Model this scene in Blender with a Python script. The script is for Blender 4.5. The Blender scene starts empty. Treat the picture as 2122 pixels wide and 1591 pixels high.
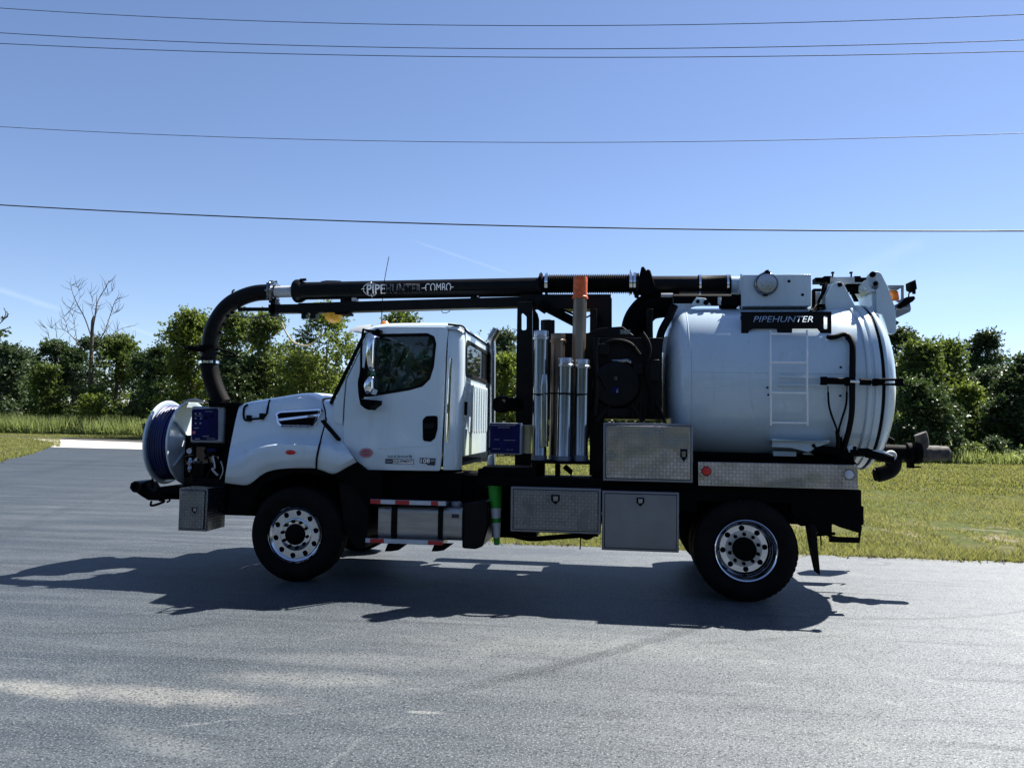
import bpy, bmesh, math, random
import numpy as np
from math import radians as R, sin, cos, pi, atan, atan2, tan, sqrt
from mathutils import Vector, Matrix
from mathutils.geometry import tessellate_polygon

S = bpy.context.scene
COL = S.collection
random.seed(7)

# ------------------------------------------------------------------ camera, sky, sun, exposure
CAM = Vector((0.0, -8.217, 1.78))
F, CX, CY = 1594.0, 1061.0, 795.5
YAW, PITCH, ROLL = R(7.4), atan(84.5 / 1594.0), R(0.9)
vv = Vector((-sin(YAW) * cos(PITCH), cos(YAW) * cos(PITCH), sin(PITCH)))
r0 = Vector((cos(YAW), sin(YAW), 0))
u0 = r0.cross(vv)
rr_ = r0 * cos(ROLL) + u0 * sin(ROLL)
uu_ = u0 * cos(ROLL) - r0 * sin(ROLL)
cam = bpy.data.objects.new('camera', bpy.data.cameras.new('camera'))
COL.objects.link(cam)
cam.matrix_world = Matrix(((rr_.x, uu_.x, -vv.x, CAM.x), (rr_.y, uu_.y, -vv.y, CAM.y), (rr_.z, uu_.z, -vv.z, CAM.z), (0, 0, 0, 1)))
cam.data.sensor_width = 36
cam.data.lens = F / 2122 * 36
cam.data.clip_end = 3000
cam.data.clip_start = 0.05
S.camera = cam
S.view_settings.view_transform = 'Standard'
S.view_settings.look = 'None'
S.view_settings.gamma = 1
S.view_settings.exposure = 1.58
S.view_settings.use_curve_mapping = False

SUNV = Vector((0.50, 0.53, 1.0)).normalized()       # towards the sun
EL = math.asin(SUNV.z)
AZ = atan2(SUNV.x, SUNV.y)
world = bpy.data.worlds.new('World')
S.world = world
world.use_nodes = True
wt = world.node_tree
bg = wt.nodes['Background']
sky = wt.nodes.new('ShaderNodeTexSky')
sky.sky_type = 'NISHITA'
sky.sun_disc = False
sky.sun_elevation = EL
sky.sun_rotation = AZ
sky.air_density = 0.9
sky.altitude = 600
sky.dust_density = 0.25
sky.ozone_density = 3.0
tintn = world.node_tree.nodes.new('ShaderNodeMix'); tintn.data_type = 'RGBA'; tintn.blend_type = 'MULTIPLY'; tintn.inputs[0].default_value = 1.0
tintn.inputs[7].default_value = (1.0, 0.955, 1.0, 1)          # the camera's violet-leaning blue, one tint for the whole sky
world.node_tree.links.new(sky.outputs[0], tintn.inputs[6]); world.node_tree.links.new(tintn.outputs[2], bg.inputs['Color'])
bg.inputs['Strength'].default_value = 0.054
def contrail(px0, py0, px1, py1, width, amount, src):
    wtn = world.node_tree
    a_, b_ = _ray(px0, py0).normalized(), _ray(px1, py1).normalized(); n_ = a_.cross(b_).normalized(); mid_ = (a_ + b_).normalized(); half = a_.angle(b_) / 2
    tc = wtn.nodes.new('ShaderNodeTexCoord')
    def vm(op, v1, v2):
        q = wtn.nodes.new('ShaderNodeVectorMath'); q.operation = op; wtn.links.new(v1, q.inputs[0])
        if v2 is not None: q.inputs[1].default_value = v2
        return q
    def ma(op, v1, v2):
        q = wtn.nodes.new('ShaderNodeMath'); q.operation = op
        for i, v in enumerate((v1, v2)):
            if isinstance(v, float): q.inputs[i].default_value = v
            elif v is not None: wtn.links.new(v, q.inputs[i])
        return q.outputs[0]
    def rg(v, lo, hi):
        q = wtn.nodes.new('ShaderNodeMapRange'); q.interpolation_type = 'SMOOTHSTEP'; wtn.links.new(v, q.inputs[0]); q.inputs[1].default_value = lo; q.inputs[2].default_value = hi; return q.outputs[0]
    nz = wtn.nodes.new('ShaderNodeTexNoise'); nz.inputs['Scale'].default_value = 60; nz.inputs['Detail'].default_value = 5; wtn.links.new(tc.outputs['Generated'], nz.inputs['Vector'])
    d_ = ma('ABSOLUTE', vm('DOT_PRODUCT', tc.outputs['Generated'], n_).outputs['Value'], None)
    d_ = ma('ADD', d_, ma('MULTIPLY', ma('SUBTRACT', nz.outputs['Fac'], 0.5), width))
    band = ma('SUBTRACT', 1.0, rg(d_, 0.0, width))
    along = rg(vm('DOT_PRODUCT', tc.outputs['Generated'], mid_).outputs['Value'], cos(half * 1.15), cos(half * .6))
    f_ = ma('MULTIPLY', ma('MULTIPLY', band, along), amount)
    mx = wtn.nodes.new('ShaderNodeMix'); mx.data_type = 'RGBA'; wtn.links.new(f_, mx.inputs[0]); wtn.links.new(src, mx.inputs[6]); mx.inputs[7].default_value = (9.0, 9.3, 9.6, 1)
    return mx.outputs[2]
_ray = lambda px, py: vv * F + rr_ * (px - CX) + uu_ * (CY - py)
sk_ = tintn.outputs[2]
sk_ = contrail(-40, 588, 130, 643, .0050, .085, sk_)
sk_ = contrail(250, 670, 330, 700, .003, .06, sk_)
sk_ = contrail(860, 500, 1060, 568, .0026, .055, sk_)
sk_ = contrail(1750, 570, 1920, 495, .014, .035, sk_)
sk_ = contrail(1350, 640, 2100, 590, .04, .03, sk_)
world.node_tree.links.new(sk_, bg.inputs['Color'])
sun = bpy.data.objects.new('sun', bpy.data.lights.new('sun', 'SUN'))
COL.objects.link(sun)
sun.data.energy = 5.0
sun.data.angle = R(0.5)
sun.data.color = (1.0, 0.955, 0.88)
sun.rotation_euler = SUNV.to_track_quat('Z', 'Y').to_euler()

# ------------------------------------------------------------------ pixel -> world helpers
def ray(px, py):
    return vv * F + rr_ * (px - CX) + uu_ * (CY - py)
def P(px, py, y=0.0):
    d = ray(px, py); return CAM + d * ((y - CAM.y) / d.y)
def PX(px, py, x):
    d = ray(px, py); return CAM + d * ((x - CAM.x) / d.x)
def G(px, py, z=0.0):
    d = ray(px, py); return CAM + d * ((z - CAM.z) / d.z)
def W(px, py, depth):
    return CAM + ray(px, py) * (depth / F)
def xz(px, py, y=0.0):
    p = P(px, py, y); return (p.x, p.z)

# ------------------------------------------------------------------ materials
def newmat(name):
    m = bpy.data.materials.new(name); m.use_nodes = True
    return m, m.node_tree, m.node_tree.nodes['Principled BSDF']
def lk(t, a, b): t.links.new(a, b)
def nd(t, typ, **kw):
    n = t.nodes.new(typ)
    for k, v in kw.items():
        if k in n.inputs.keys(): n.inputs[k].default_value = v
        else: setattr(n, k, v)
    return n
def mth(t, op, a, b=None, c=None, clamp=False):
    n = t.nodes.new('ShaderNodeMath'); n.operation = op; n.use_clamp = clamp
    for i, v in enumerate((a, b, c)):
        if v is None: continue
        if isinstance(v, (int, float)): n.inputs[i].default_value = v
        else: lk(t, v, n.inputs[i])
    return n.outputs[0]
def mixc(t, fac, a, b):
    n = t.nodes.new('ShaderNodeMix'); n.data_type = 'RGBA'
    for sock, v in ((n.inputs[0], fac), (n.inputs[6], a), (n.inputs[7], b)):
        if isinstance(v, (int, float)): sock.default_value = v
        elif isinstance(v, tuple): sock.default_value = (v[0], v[1], v[2], 1)
        else: lk(t, v, sock)
    return n.outputs[2]
def ramp(t, v, lo, hi):
    n = t.nodes.new('ShaderNodeMapRange'); n.interpolation_type = 'SMOOTHSTEP'
    lk(t, v, n.inputs[0]); n.inputs[1].default_value = lo; n.inputs[2].default_value = hi
    return n.outputs[0]
def noise(t, scale, detail=3, rough=0.55, vec=None, stretch=None):
    n = nd(t, 'ShaderNodeTexNoise'); n.inputs['Scale'].default_value = scale
    n.inputs['Detail'].default_value = detail; n.inputs['Roughness'].default_value = rough
    if vec is None: vec = nd(t, 'ShaderNodeNewGeometry').outputs['Position']
    if stretch:
        mp = nd(t, 'ShaderNodeMapping'); lk(t, vec, mp.inputs[0])
        mp.inputs['Scale'].default_value = stretch[0:3]
        if len(stretch) > 3: mp.inputs['Rotation'].default_value = (0, 0, stretch[3])
        vec = mp.outputs[0]
    lk(t, vec, n.inputs['Vector'])
    return n.outputs['Fac']
def simple(name, col, rough=0.5, metal=0.0, var=0.15, nscale=6.0, bump=0.0, bscale=60, coat=0.0, spec=0.5, stretch=None):
    m, t, b = newmat(name)
    f = noise(t, nscale, 4, stretch=stretch)
    dark = tuple(c * (1 - var) for c in col); lite = tuple(min(1, c * (1 + var)) for c in col)
    lk(t, mixc(t, ramp(t, f, 0.3, 0.7), dark, lite), b.inputs['Base Color'])
    b.inputs['Metallic'].default_value = metal
    b.inputs['Specular IOR Level'].default_value = spec
    f2 = noise(t, nscale * 2.3, 3)
    mr = mth(t, 'MULTIPLY_ADD', f2, 0.25 * rough, rough * 0.875); lk(t, mr, b.inputs['Roughness'])
    b.inputs['Coat Weight'].default_value = coat
    b.inputs['Coat Roughness'].default_value = 0.06
    if bump:
        bn = nd(t, 'ShaderNodeBump'); bn.inputs['Strength'].default_value = bump; bn.inputs['Distance'].default_value = 0.01
        lk(t, noise(t, bscale, 3), bn.inputs['Height']); lk(t, bn.outputs[0], b.inputs['Normal'])
    return m
def white_paint(name, col, streak):
    m, t, b = newmat(name)
    s = ramp(t, noise(t, 3.0, 5, 0.65, stretch=(5.0, 5.0, 0.35)), 0.52, 0.8)
    g = ramp(t, noise(t, 1.1, 5, 0.6), 0.4, 0.75)
    f = mth(t, 'MULTIPLY', mth(t, 'ADD', mth(t, 'MULTIPLY', s, 0.7), mth(t, 'MULTIPLY', g, 0.3)), streak)
    sp = nd(t, 'ShaderNodeSeparateXYZ'); lk(t, nd(t, 'ShaderNodeNewGeometry').outputs['Position'], sp.inputs[0])
    mud = mth(t, 'MULTIPLY', mth(t, 'SUBTRACT', 1, ramp(t, mth(t, 'ADD', sp.outputs[2], mth(t, 'MULTIPLY_ADD', noise(t, 4.0, 5, 0.7), 0.5, -0.25)), 1.18, 1.62)), 0.30)
    cc = mixc(t, f, col, (col[0] * 0.62, col[1] * 0.60, col[2] * 0.56))
    lk(t, mixc(t, mud, cc, (0.36, 0.33, 0.29)), b.inputs['Base Color'])
    lk(t, mth(t, 'MULTIPLY_ADD', g, 0.15, 0.22), b.inputs['Roughness'])
    b.inputs['Coat Weight'].default_value = 0.6; b.inputs['Coat Roughness'].default_value = 0.05
    return m
def diamond_plate(name, s, col, rough):
    m, t, b = newmat(name)
    pos = nd(t, 'ShaderNodeNewGeometry').outputs['Position']
    sp = nd(t, 'ShaderNodeSeparateXYZ'); lk(t, pos, sp.inputs[0])
    u = mth(t, 'DIVIDE', mth(t, 'ADD', sp.outputs[0], sp.outputs[1]), s); v = mth(t, 'DIVIDE', sp.outputs[2], s)
    par = mth(t, 'MODULO', mth(t, 'ADD', mth(t, 'ADD', mth(t, 'FLOOR', u), mth(t, 'FLOOR', v)), 1000), 2)
    sg = mth(t, 'MULTIPLY_ADD', par, 2, -1)
    fu = mth(t, 'SUBTRACT', mth(t, 'FRACT', u), 0.5); fv = mth(t, 'SUBTRACT', mth(t, 'FRACT', v), 0.5)
    fv = mth(t, 'MULTIPLY', fv, sg)
    a = mth(t, 'MULTIPLY', mth(t, 'ADD', fu, fv), 1.25); c = mth(t, 'MULTIPLY', mth(t, 'SUBTRACT', fu, fv), 4.2)
    d = mth(t, 'SQRT', mth(t, 'ADD', mth(t, 'MULTIPLY', a, a), mth(t, 'MULTIPLY', c, c)))
    h = mth(t, 'SUBTRACT', 1, ramp(t, d, 0.25, 0.85))
    bn = nd(t, 'ShaderNodeBump'); bn.inputs['Strength'].default_value = 1.0; bn.inputs['Distance'].default_value = 0.016
    wob = noise(t, 1.7, 2)
    hh = mth(t, 'ADD', h, mth(t, 'MULTIPLY', wob, 2.6))
    lk(t, hh, bn.inputs['Height']); lk(t, bn.outputs[0], b.inputs['Normal'])
    dirt = ramp(t, noise(t, 5, 5, 0.65), 0.4, 0.75)
    lk(t, mixc(t, dirt, col, tuple(c2 * 0.7 for c2 in col)), b.inputs['Base Color'])
    b.inputs['Metallic'].default_value = 1.0
    lk(t, mth(t, 'MULTIPLY_ADD', dirt, 0.12, rough), b.inputs['Roughness'])
    return m
def glassy(name, tint, alpha, refl=0.9):
    m, t, b = newmat(name)
    out = [n for n in t.nodes if n.type == 'OUTPUT_MATERIAL'][0]
    t.nodes.remove(b)
    tr = nd(t, 'ShaderNodeBsdfTransparent'); tr.inputs[0].default_value = (tint[0], tint[1], tint[2], 1)
    gl = nd(t, 'ShaderNodeBsdfGlossy'); gl.inputs['Roughness'].default_value = 0.02; gl.inputs[0].default_value = (refl, refl, refl, 1)
    df = nd(t, 'ShaderNodeBsdfDiffuse'); lk(t, mixc(t, noise(t, 8), (0.02, 0.025, 0.03), (0.04, 0.05, 0.055)), df.inputs[0])
    m1 = nd(t, 'ShaderNodeMixShader'); m1.inputs[0].default_value = alpha; lk(t, tr.outputs[0], m1.inputs[1]); lk(t, df.outputs[0], m1.inputs[2])
    fr = nd(t, 'ShaderNodeFresnel'); fr.inputs[0].default_value = 1.5
    m2 = nd(t, 'ShaderNodeMixShader'); lk(t, fr.outputs[0], m2.inputs[0]); lk(t, m1.outputs[0], m2.inputs[1]); lk(t, gl.outputs[0], m2.inputs[2])
    lk(t, m2.outputs[0], out.inputs[0])
    return m
def leafmat(name, dark, lite, trans=0.35, gloss=0.46):
    m, t, b = newmat(name)
    at = nd(t, 'ShaderNodeAttribute'); at.attribute_name = 'tint'
    big = noise(t, 0.55, 2)
    f = mth(t, 'ADD', mth(t, 'MULTIPLY', at.outputs['Fac'], 0.75), mth(t, 'MULTIPLY_ADD', big, 1.2, -0.48), clamp=True)
    c = mixc(t, f, dark, lite)
    lk(t, c, b.inputs['Base Color']); b.inputs['Roughness'].default_value = gloss
    b.inputs['Specular IOR Level'].default_value = 0.3
    out = [n for n in t.nodes if n.type == 'OUTPUT_MATERIAL'][0]
    tl = nd(t, 'ShaderNodeBsdfTranslucent'); lk(t, mixc(t, 0.35, c, (lite[0] * 1.5, lite[1] * 1.5, lite[2] * 0.8)), tl.inputs[0])
    mx = nd(t, 'ShaderNodeMixShader'); mx.inputs[0].default_value = trans
    lk(t, b.outputs[0], mx.inputs[1]); lk(t, tl.outputs[0], mx.inputs[2]); lk(t, mx.outputs[0], out.inputs[0])
    return m

M = {}
M['white'] = white_paint('white_paint', (0.58, 0.69, 0.765), 0.25)
M['tank'] = white_paint('tank_white_paint', (0.50, 0.61, 0.69), 0.5)
M['black'] = simple('black_paint', (0.0045, 0.005, 0.006), 0.36, var=0.3, spec=0.12)
M['dull'] = simple('dull_black', (0.0022, 0.0022, 0.003), 0.7, var=0.3, spec=0.05)
M['rubber'] = simple('rubber', (0.0048, 0.0048, 0.0052), 0.65, var=0.35, spec=0.08, bump=0.2, bscale=80)
M['alu'] = simple('aluminium', (0.40, 0.41, 0.43), 0.28, 1.0, 0.12, 3, stretch=(8, 8, 1))
M['ladder'] = white_paint('ladder_white_paint', (0.74, 0.77, 0.79), 0.2)
M['alu_dull'] = simple('weathered_aluminium', (0.24, 0.255, 0.275), 0.17, 1.0, 0.2, 4, stretch=(5, 5, 0.5))
M['brown_tube'] = simple('rust_stained_aluminium', (0.135, 0.10, 0.075), 0.36, 0.85, 0.35, 4, stretch=(1.5, 1.5, 1.1))
M['tan_tube'] = simple('tan_stained_aluminium', (0.20, 0.165, 0.125), 0.38, 0.75, 0.2, 4, stretch=(1.5, 1.5, 1.0))
M['tank_alu'] = simple('brushed_tank_aluminium', (0.34, 0.335, 0.33), 0.42, 0.85, 0.12, 3, stretch=(1, 1, 8))
M['smooth_plate'] = simple('smooth_steel_sheet', (0.185, 0.20, 0.23), 0.40, 0.8, 0.08, 3)
M['chrome'] = simple('chrome', (0.83, 0.84, 0.86), 0.06, 1.0, 0.02)
M['wheel'] = simple('polished_wheel', (0.60, 0.63, 0.69), 0.10, 1.0, 0.08, 9)
M['wheel_face'] = simple('satin_wheel_face', (0.5, 0.52, 0.56), 0.45, 0.7, 0.1, 9)
M['plate'] = diamond_plate('diamond_plate', 0.036, (0.38, 0.38, 0.40), 0.16)
M['plate_dark'] = diamond_plate('diamond_plate_dark', 0.034, (0.20, 0.215, 0.245), 0.22)
M['navy'] = simple('navy_panel', (0.003, 0.004, 0.055), 0.35, var=0.2, spec=0.12)
M['grey'] = simple('grey_plastic', (0.22, 0.25, 0.29), 0.5)
M['lightgrey'] = simple('light_grey_paint', (0.45, 0.48, 0.50), 0.45)
M['blue_hose'] = simple('blue_hose', (0.003, 0.011, 0.08), 0.4, var=0.35)
M['green'] = simple('lime_green_plastic', (0.004, 0.27, 0.016), 0.5, var=0.1)
M['reflect'] = simple('white_reflective_tape', (0.46, 0.49, 0.54), 0.35, var=0.08)
M['red_tape'] = simple('red_reflective_tape', (0.40, 0.012, 0.015), 0.35, var=0.12)
M['red'] = simple('red_lens', (0.50, 0.012, 0.008), 0.2)
M['orange'] = simple('orange_plastic', (0.60, 0.10, 0.015), 0.5, var=0.3, nscale=25)
M['amber'] = simple('amber_lens', (0.75, 0.20, 0.015), 0.25)
M['yellow'] = simple('yellow_plastic', (0.72, 0.36, 0.02), 0.4)
M['decal_red'] = simple('faded_red_print', (0.42, 0.10, 0.12), 0.5)
M['decal_black'] = simple('black_print', (0.015, 0.015, 0.03), 0.5)
M['decal_white'] = simple('white_print', (0.80, 0.80, 0.80), 0.5, var=0.04)
M['decal_grey'] = simple('grey_print', (0.22, 0.23, 0.26), 0.5, var=0.04)
M['canvas'] = simple('dusty_canvas', (0.045, 0.040, 0.036), 0.8, var=0.5, nscale=14, bump=0.5, bscale=30)
M['glass'] = glassy('tinted_glass', (0.34, 0.46, 0.46), 0.22)
M['glass_rear'] = glassy('dark_tinted_glass', (0.30, 0.38, 0.36), 0.3)
M['interior'] = simple('cab_interior', (0.014, 0.016, 0.022), 0.8)
M['seat'] = simple('seat_fabric', (0.035, 0.04, 0.055), 0.9)
M['cable'] = simple('wire_insulation', (0.02, 0.022, 0.03), 0.6)
M['bark'] = simple('bark', (0.075, 0.058, 0.045), 0.9, var=0.4, nscale=9, bump=0.6, bscale=20, stretch=(3, 3, 0.5))
M['deadwood'] = simple('dead_wood', (0.07, 0.058, 0.052), 0.9, var=0.35, nscale=5)
M['leaf_dark'] = leafmat('dark_leaves', (0.007, 0.019, 0.009), (0.066, 0.105, 0.032), 0.34)
M['leaf_mid'] = leafmat('mid_green_leaves', (0.010, 0.028, 0.007), (0.135, 0.185, 0.042), 0.42)
M['leaf_yellow'] = leafmat('yellow_green_leaves', (0.014, 0.030, 0.006), (0.20, 0.26, 0.050), 0.45)
M['leaf_grey'] = leafmat('grey_green_leaves', (0.010, 0.024, 0.013), (0.10, 0.145, 0.070), 0.36)
M['blade'] = leafmat('grass_blades', (0.042, 0.070, 0.012), (0.29, 0.28, 0.115), 0.42, 0.7)
M['weed'] = leafmat('tall_weeds', (0.060, 0.115, 0.028), (0.30, 0.34, 0.15), 0.48, 0.6)
M['concrete'] = simple('concrete', (0.36, 0.34, 0.325), 0.85, var=0.12, nscale=1.5)
M['road'] = simple('old_road_asphalt', (0.03, 0.029, 0.028), 0.9, var=0.2)

# ground soil with grass colour
def ground_mat():
    m, t, b = newmat('turf_soil')
    n1 = ramp(t, noise(t, 0.35, 5, 0.6), 0.42, 0.66)
    n2 = ramp(t, noise(t, 9, 4, 0.7), 0.3, 0.7)
    g = mixc(t, n2, (0.030, 0.048, 0.010), (0.085, 0.095, 0.030))
    g = mixc(t, mth(t, 'MULTIPLY', n1, 0.5), g, (0.115, 0.10, 0.042))
    sp = nd(t, 'ShaderNodeSeparateXYZ'); lk(t, nd(t, 'ShaderNodeNewGeometry').outputs['Position'], sp.inputs[0])
    band = mth(t, 'SUBTRACT', 1, ramp(t, mth(t, 'ABSOLUTE', mth(t, 'SUBTRACT', sp.outputs[1], 6.4)), 0.4, 2.2))
    dirt = mth(t, 'MULTIPLY', ramp(t, noise(t, 1.1, 5, 0.65), 0.50, 0.62), band)
    g = mixc(t, dirt, g, (0.20, 0.17, 0.135))
    lk(t, g, b.inputs['Base Color']); b.inputs['Roughness'].default_value = 1; b.inputs['Specular IOR Level'].default_value = 0.1
    bn = nd(t, 'ShaderNodeBump'); bn.inputs['Strength'].default_value = 0.8; bn.inputs['Distance'].default_value = 0.05
    lk(t, noise(t, 22, 4, 0.7), bn.inputs['Height']); lk(t, bn.outputs[0], b.inputs['Normal'])
    return m
M['ground'] = ground_mat()

def asphalt_mat():
    m, t, b = newmat('asphalt')
    pos = nd(t, 'ShaderNodeNewGeometry').outputs['Position']
    sp = nd(t, 'ShaderNodeSeparateXYZ'); lk(t, pos, sp.inputs[0])
    x, y = sp.outputs[0], sp.outputs[1]
    big = ramp(t, noise(t, 0.30, 5, 0.6), 0.35, 0.68)
    strk = ramp(t, noise(t, 1.6, 5, 0.65, stretch=(0.22, 1.6, 1, R(9))), 0.35, 0.70)
    strk2 = ramp(t, noise(t, 2.2, 5, 0.6, stretch=(0.12, 2.2, 1, R(-14))), 0.52, 0.78)
    fine = noise(t, 70, 2, 0.65)
    fine2 = noise(t, 42, 2, 0.6)
    mott = ramp(t, noise(t, 6.5, 6, 0.75), 0.42, 0.62)
    # newer dark sealer towards the left, worn pale surface plus painted sun glare rightwards
    wx = mth(t, 'ADD', x, mth(t, 'MULTIPLY_ADD', big, 2.4, -1.2))
    worn_glare = ramp(t, wx, -5.5, 3.0)
    c = mixc(t, worn_glare, (0.062, 0.073, 0.086), (0.150, 0.158, 0.168))
    c = mixc(t, mth(t, 'MULTIPLY', strk, 0.55), c, (0.19, 0.195, 0.20))
    c = mixc(t, mth(t, 'MULTIPLY', strk2, 0.75), c, (0.032, 0.040, 0.050))
    sweep = ramp(t, noise(t, 0.9, 5, 0.7, stretch=(0.10, 1.0, 1, R(-24))), 0.50, 0.66)
    c = mixc(t, mth(t, 'MULTIPLY', mth(t, 'MULTIPLY', sweep, 0.7), mth(t, 'SUBTRACT', 1, ramp(t, x, -7.0, -1.0))), c, (0.034, 0.044, 0.056))
    blot = ramp(t, noise(t, 0.75, 6, 0.72), 0.56, 0.72)
    c = mixc(t, mth(t, 'MULTIPLY', blot, 0.40), c, (0.27, 0.255, 0.235))
    def ell(px, py, sx, sy, ang=0.0):
        p = G(px, py)
        dx = mth(t, 'SUBTRACT', x, p.x); dy = mth(t, 'SUBTRACT', y, p.y)
        a = mth(t, 'ADD', mth(t, 'MULTIPLY', dx, cos(ang)), mth(t, 'MULTIPLY', dy, sin(ang)))
        e = mth(t, 'SUBTRACT', mth(t, 'MULTIPLY', dy, cos(ang)), mth(t, 'MULTIPLY', dx, sin(ang)))
        a = mth(t, 'DIVIDE', a, sx); e = mth(t, 'DIVIDE', e, sy)
        d = mth(t, 'SQRT', mth(t, 'ADD', mth(t, 'MULTIPLY', a, a), mth(t, 'MULTIPLY', e, e)))
        d = mth(t, 'ADD', d, mth(t, 'MULTIPLY_ADD', noise(t, 3.0, 5, 0.7), 1.3, -0.65))
        return mth(t, 'SUBTRACT', 1, ramp(t, d, 0.25, 1.05))
    grit = ramp(t, noise(t, 55, 3, 0.7), 0.38, 0.62)
    for (px, py, sx, sy, ang, k, colr) in (
            (300, 1438, 1.25, 0.21, 0.02, 0.66, (0.60, 0.51, 0.41)),
            (60, 1425, 0.6, 0.16, -0.15, 0.65, (0.56, 0.49, 0.40)),
            (640, 1405, 0.9, 0.18, 0.1, 0.5, (0.50, 0.44, 0.37)),
            (880, 1475, 0.16, 0.035, 0.05, 0.8, (0.60, 0.54, 0.47)),
            (1150, 1340, 1.7, 0.42, 0.1, 0.55, (0.33, 0.31, 0.27)),
            (820, 1370, 1.4, 0.25, 0.05, 0.45, (0.33, 0.31, 0.28)),
            (330, 1540, 0.7, 0.14, -0.3, 0.45, (0.42, 0.39, 0.35))):
        f = mth(t, 'MULTIPLY', ell(px, py, sx, sy, ang), mth(t, 'MULTIPLY_ADD', grit, 0.7, 0.3))
        c = mixc(t, mth(t, 'MULTIPLY', f, k), c, colr)
    def circ(p0, p1, p2):
        ax, ay, bx, by, cx, cy = p0.x, p0.y, p1.x, p1.y, p2.x, p2.y
        d = 2 * (ax * (by - cy) + bx * (cy - ay) + cx * (ay - by))
        ux = ((ax*ax+ay*ay)*(by-cy)+(bx*bx+by*by)*(cy-ay)+(cx*cx+cy*cy)*(ay-by))/d
        uy = ((ax*ax+ay*ay)*(cx-bx)+(bx*bx+by*by)*(ax-cx)+(cx*cx+cy*cy)*(bx-ax))/d
        return ux, uy, sqrt((ax-ux)**2+(ay-uy)**2)
    def arc(a, bb, cc, w, thr, x0, x1, wig=0.05):
        pa, pb, pc = G(*a), G(*bb), G(*cc)
        ux, uy, rad = circ(pa, pb, pc)
        dx = mth(t, 'SUBTRACT', x, ux); dy = mth(t, 'SUBTRACT', y, uy)
        d = mth(t, 'SQRT', mth(t, 'ADD', mth(t, 'MULTIPLY', dx, dx), mth(t, 'MULTIPLY', dy, dy)))
        d = mth(t, 'ADD', mth(t, 'SUBTRACT', d, rad), mth(t, 'MULTIPLY_ADD', noise(t, 2.5, 4, 0.6), wig * 2, -wig))
        f = mth(t, 'SUBTRACT', 1, ramp(t, mth(t, 'ABSOLUTE', d), w * 0.4, w))
        lim = mth(t, 'MULTIPLY', ramp(t, x, min(pa.x, pc.x) - 0.3, min(pa.x, pc.x)), mth(t, 'SUBTRACT', 1, ramp(t, x, max(pa.x, pc.x), max(pa.x, pc.x) + 0.3)))
        f = mth(t, 'MULTIPLY', f, lim)
        return mth(t, 'MULTIPLY', f, ramp(t, noise(t, 4, 4, 0.7), thr, thr + 0.2))
    DK, LT = (0.036, 0.042, 0.050), (0.42, 0.40, 0.37)
    for (a, bb, cc, w, thr, k, colr, wig) in (
            ((1000, 1415), (1230, 1360), (1440, 1300), 0.10, 0.25, 0.62, DK, 0.06),
            ((140, 1312), (260, 1310), (400, 1298), 0.045, 0.32, 0.85, DK, 0.03),
            ((190, 1300), (300, 1302), (440, 1290), 0.025, 0.4, 0.75, DK, 0.03),
            ((330, 1510), (600, 1468), (1060, 1395), 0.023, 0.42, 0.34, LT, 0.10),
            ((380, 1500), (700, 1465), (1060, 1420), 0.027, 0.42, 0.34, LT, 0.10),
            ((680, 1590), (730, 1545), (790, 1510), 0.023, 0.42, 0.34, LT, 0.10),
            ((0, 1360), (70, 1365), (125, 1400), 0.019, 0.42, 0.34, LT, 0.10),
            ((1460, 1365), (1750, 1385), (1990, 1420), 0.057, 0.42, 0.34, LT, 0.10),
            ((1560, 1415), (1680, 1425), (1800, 1445), 0.048, 0.42, 0.34, LT, 0.10),
            ((1560, 1272), (1860, 1282), (2122, 1265), 0.05, 0.3, 0.55, DK, 0.04),
            ((1500, 1330), (1640, 1322), (1700, 1318), 0.06, 0.36, 0.6, DK, 0.05),
            ((640, 1480), (900, 1440), (1300, 1340), 0.08, 0.40, 0.5, DK, 0.06),
            ((1100, 1500), (1400, 1470), (1900, 1480), 0.10, 0.44, 0.40, DK, 0.10),
            ((500, 1345), (620, 1330), (700, 1316), 0.02, 0.42, 0.30, LT, 0.05),
            ((1800, 1160), (1820, 1162), (1840, 1168), 0.05, 0.1, 0.6, DK, 0.02),
            ((60, 985), (200, 955), (330, 938), 0.5, 0.3, 0.6, DK, 0.2),
            ((0, 1010), (150, 985), (300, 975), 0.3, 0.36, 0.55, DK, 0.2),
            ((0, 1050), (200, 1000), (330, 985), 0.15, 0.40, 0.25, DK, 0.25),
            ((0, 1120), (180, 1040), (340, 1000), 0.2, 0.36, 0.5, DK, 0.15),
            ((240, 1128), (300, 1126), (345, 1124), 0.06, 0.25, 0.7, DK, 0.03)):
        c = mixc(t, mth(t, 'MULTIPLY', mth(t, 'MULTIPLY', arc(a, bb, cc, w, thr, 0, 0, wig), mth(t, 'MULTIPLY_ADD', grit, 0.6, 0.4)), k), c, colr)
    c = mixc(t, mth(t, 'MULTIPLY', mott, 0.30), c, (0.055, 0.062, 0.070))
    # aggregate: pale and dark stone grains
    c = mixc(t, mth(t, 'MULTIPLY', ramp(t, fine, 0.52, 0.68), 0.65), c, (0.40, 0.41, 0.42))
    c = mixc(t, mth(t, 'MULTIPLY', ramp(t, fine2, 0.53, 0.66), 0.75), c, (0.030, 0.033, 0.038))
    c = mixc(t, mth(t, 'MULTIPLY', mth(t, 'SUBTRACT', 1, ramp(t, mth(t, 'ADD', x, mth(t, 'MULTIPLY', big, 4.0)), -15.0, -4.0)), 0.45), c, (0.045, 0.062, 0.080))
    tn_ = nd(t, 'ShaderNodeMix'); tn_.data_type = 'RGBA'; tn_.blend_type = 'MULTIPLY'; tn_.inputs[0].default_value = 1.0; lk(t, c, tn_.inputs[6]); tn_.inputs[7].default_value = (0.89, 1.0, 1.08, 1); c = tn_.outputs[2]
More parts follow.
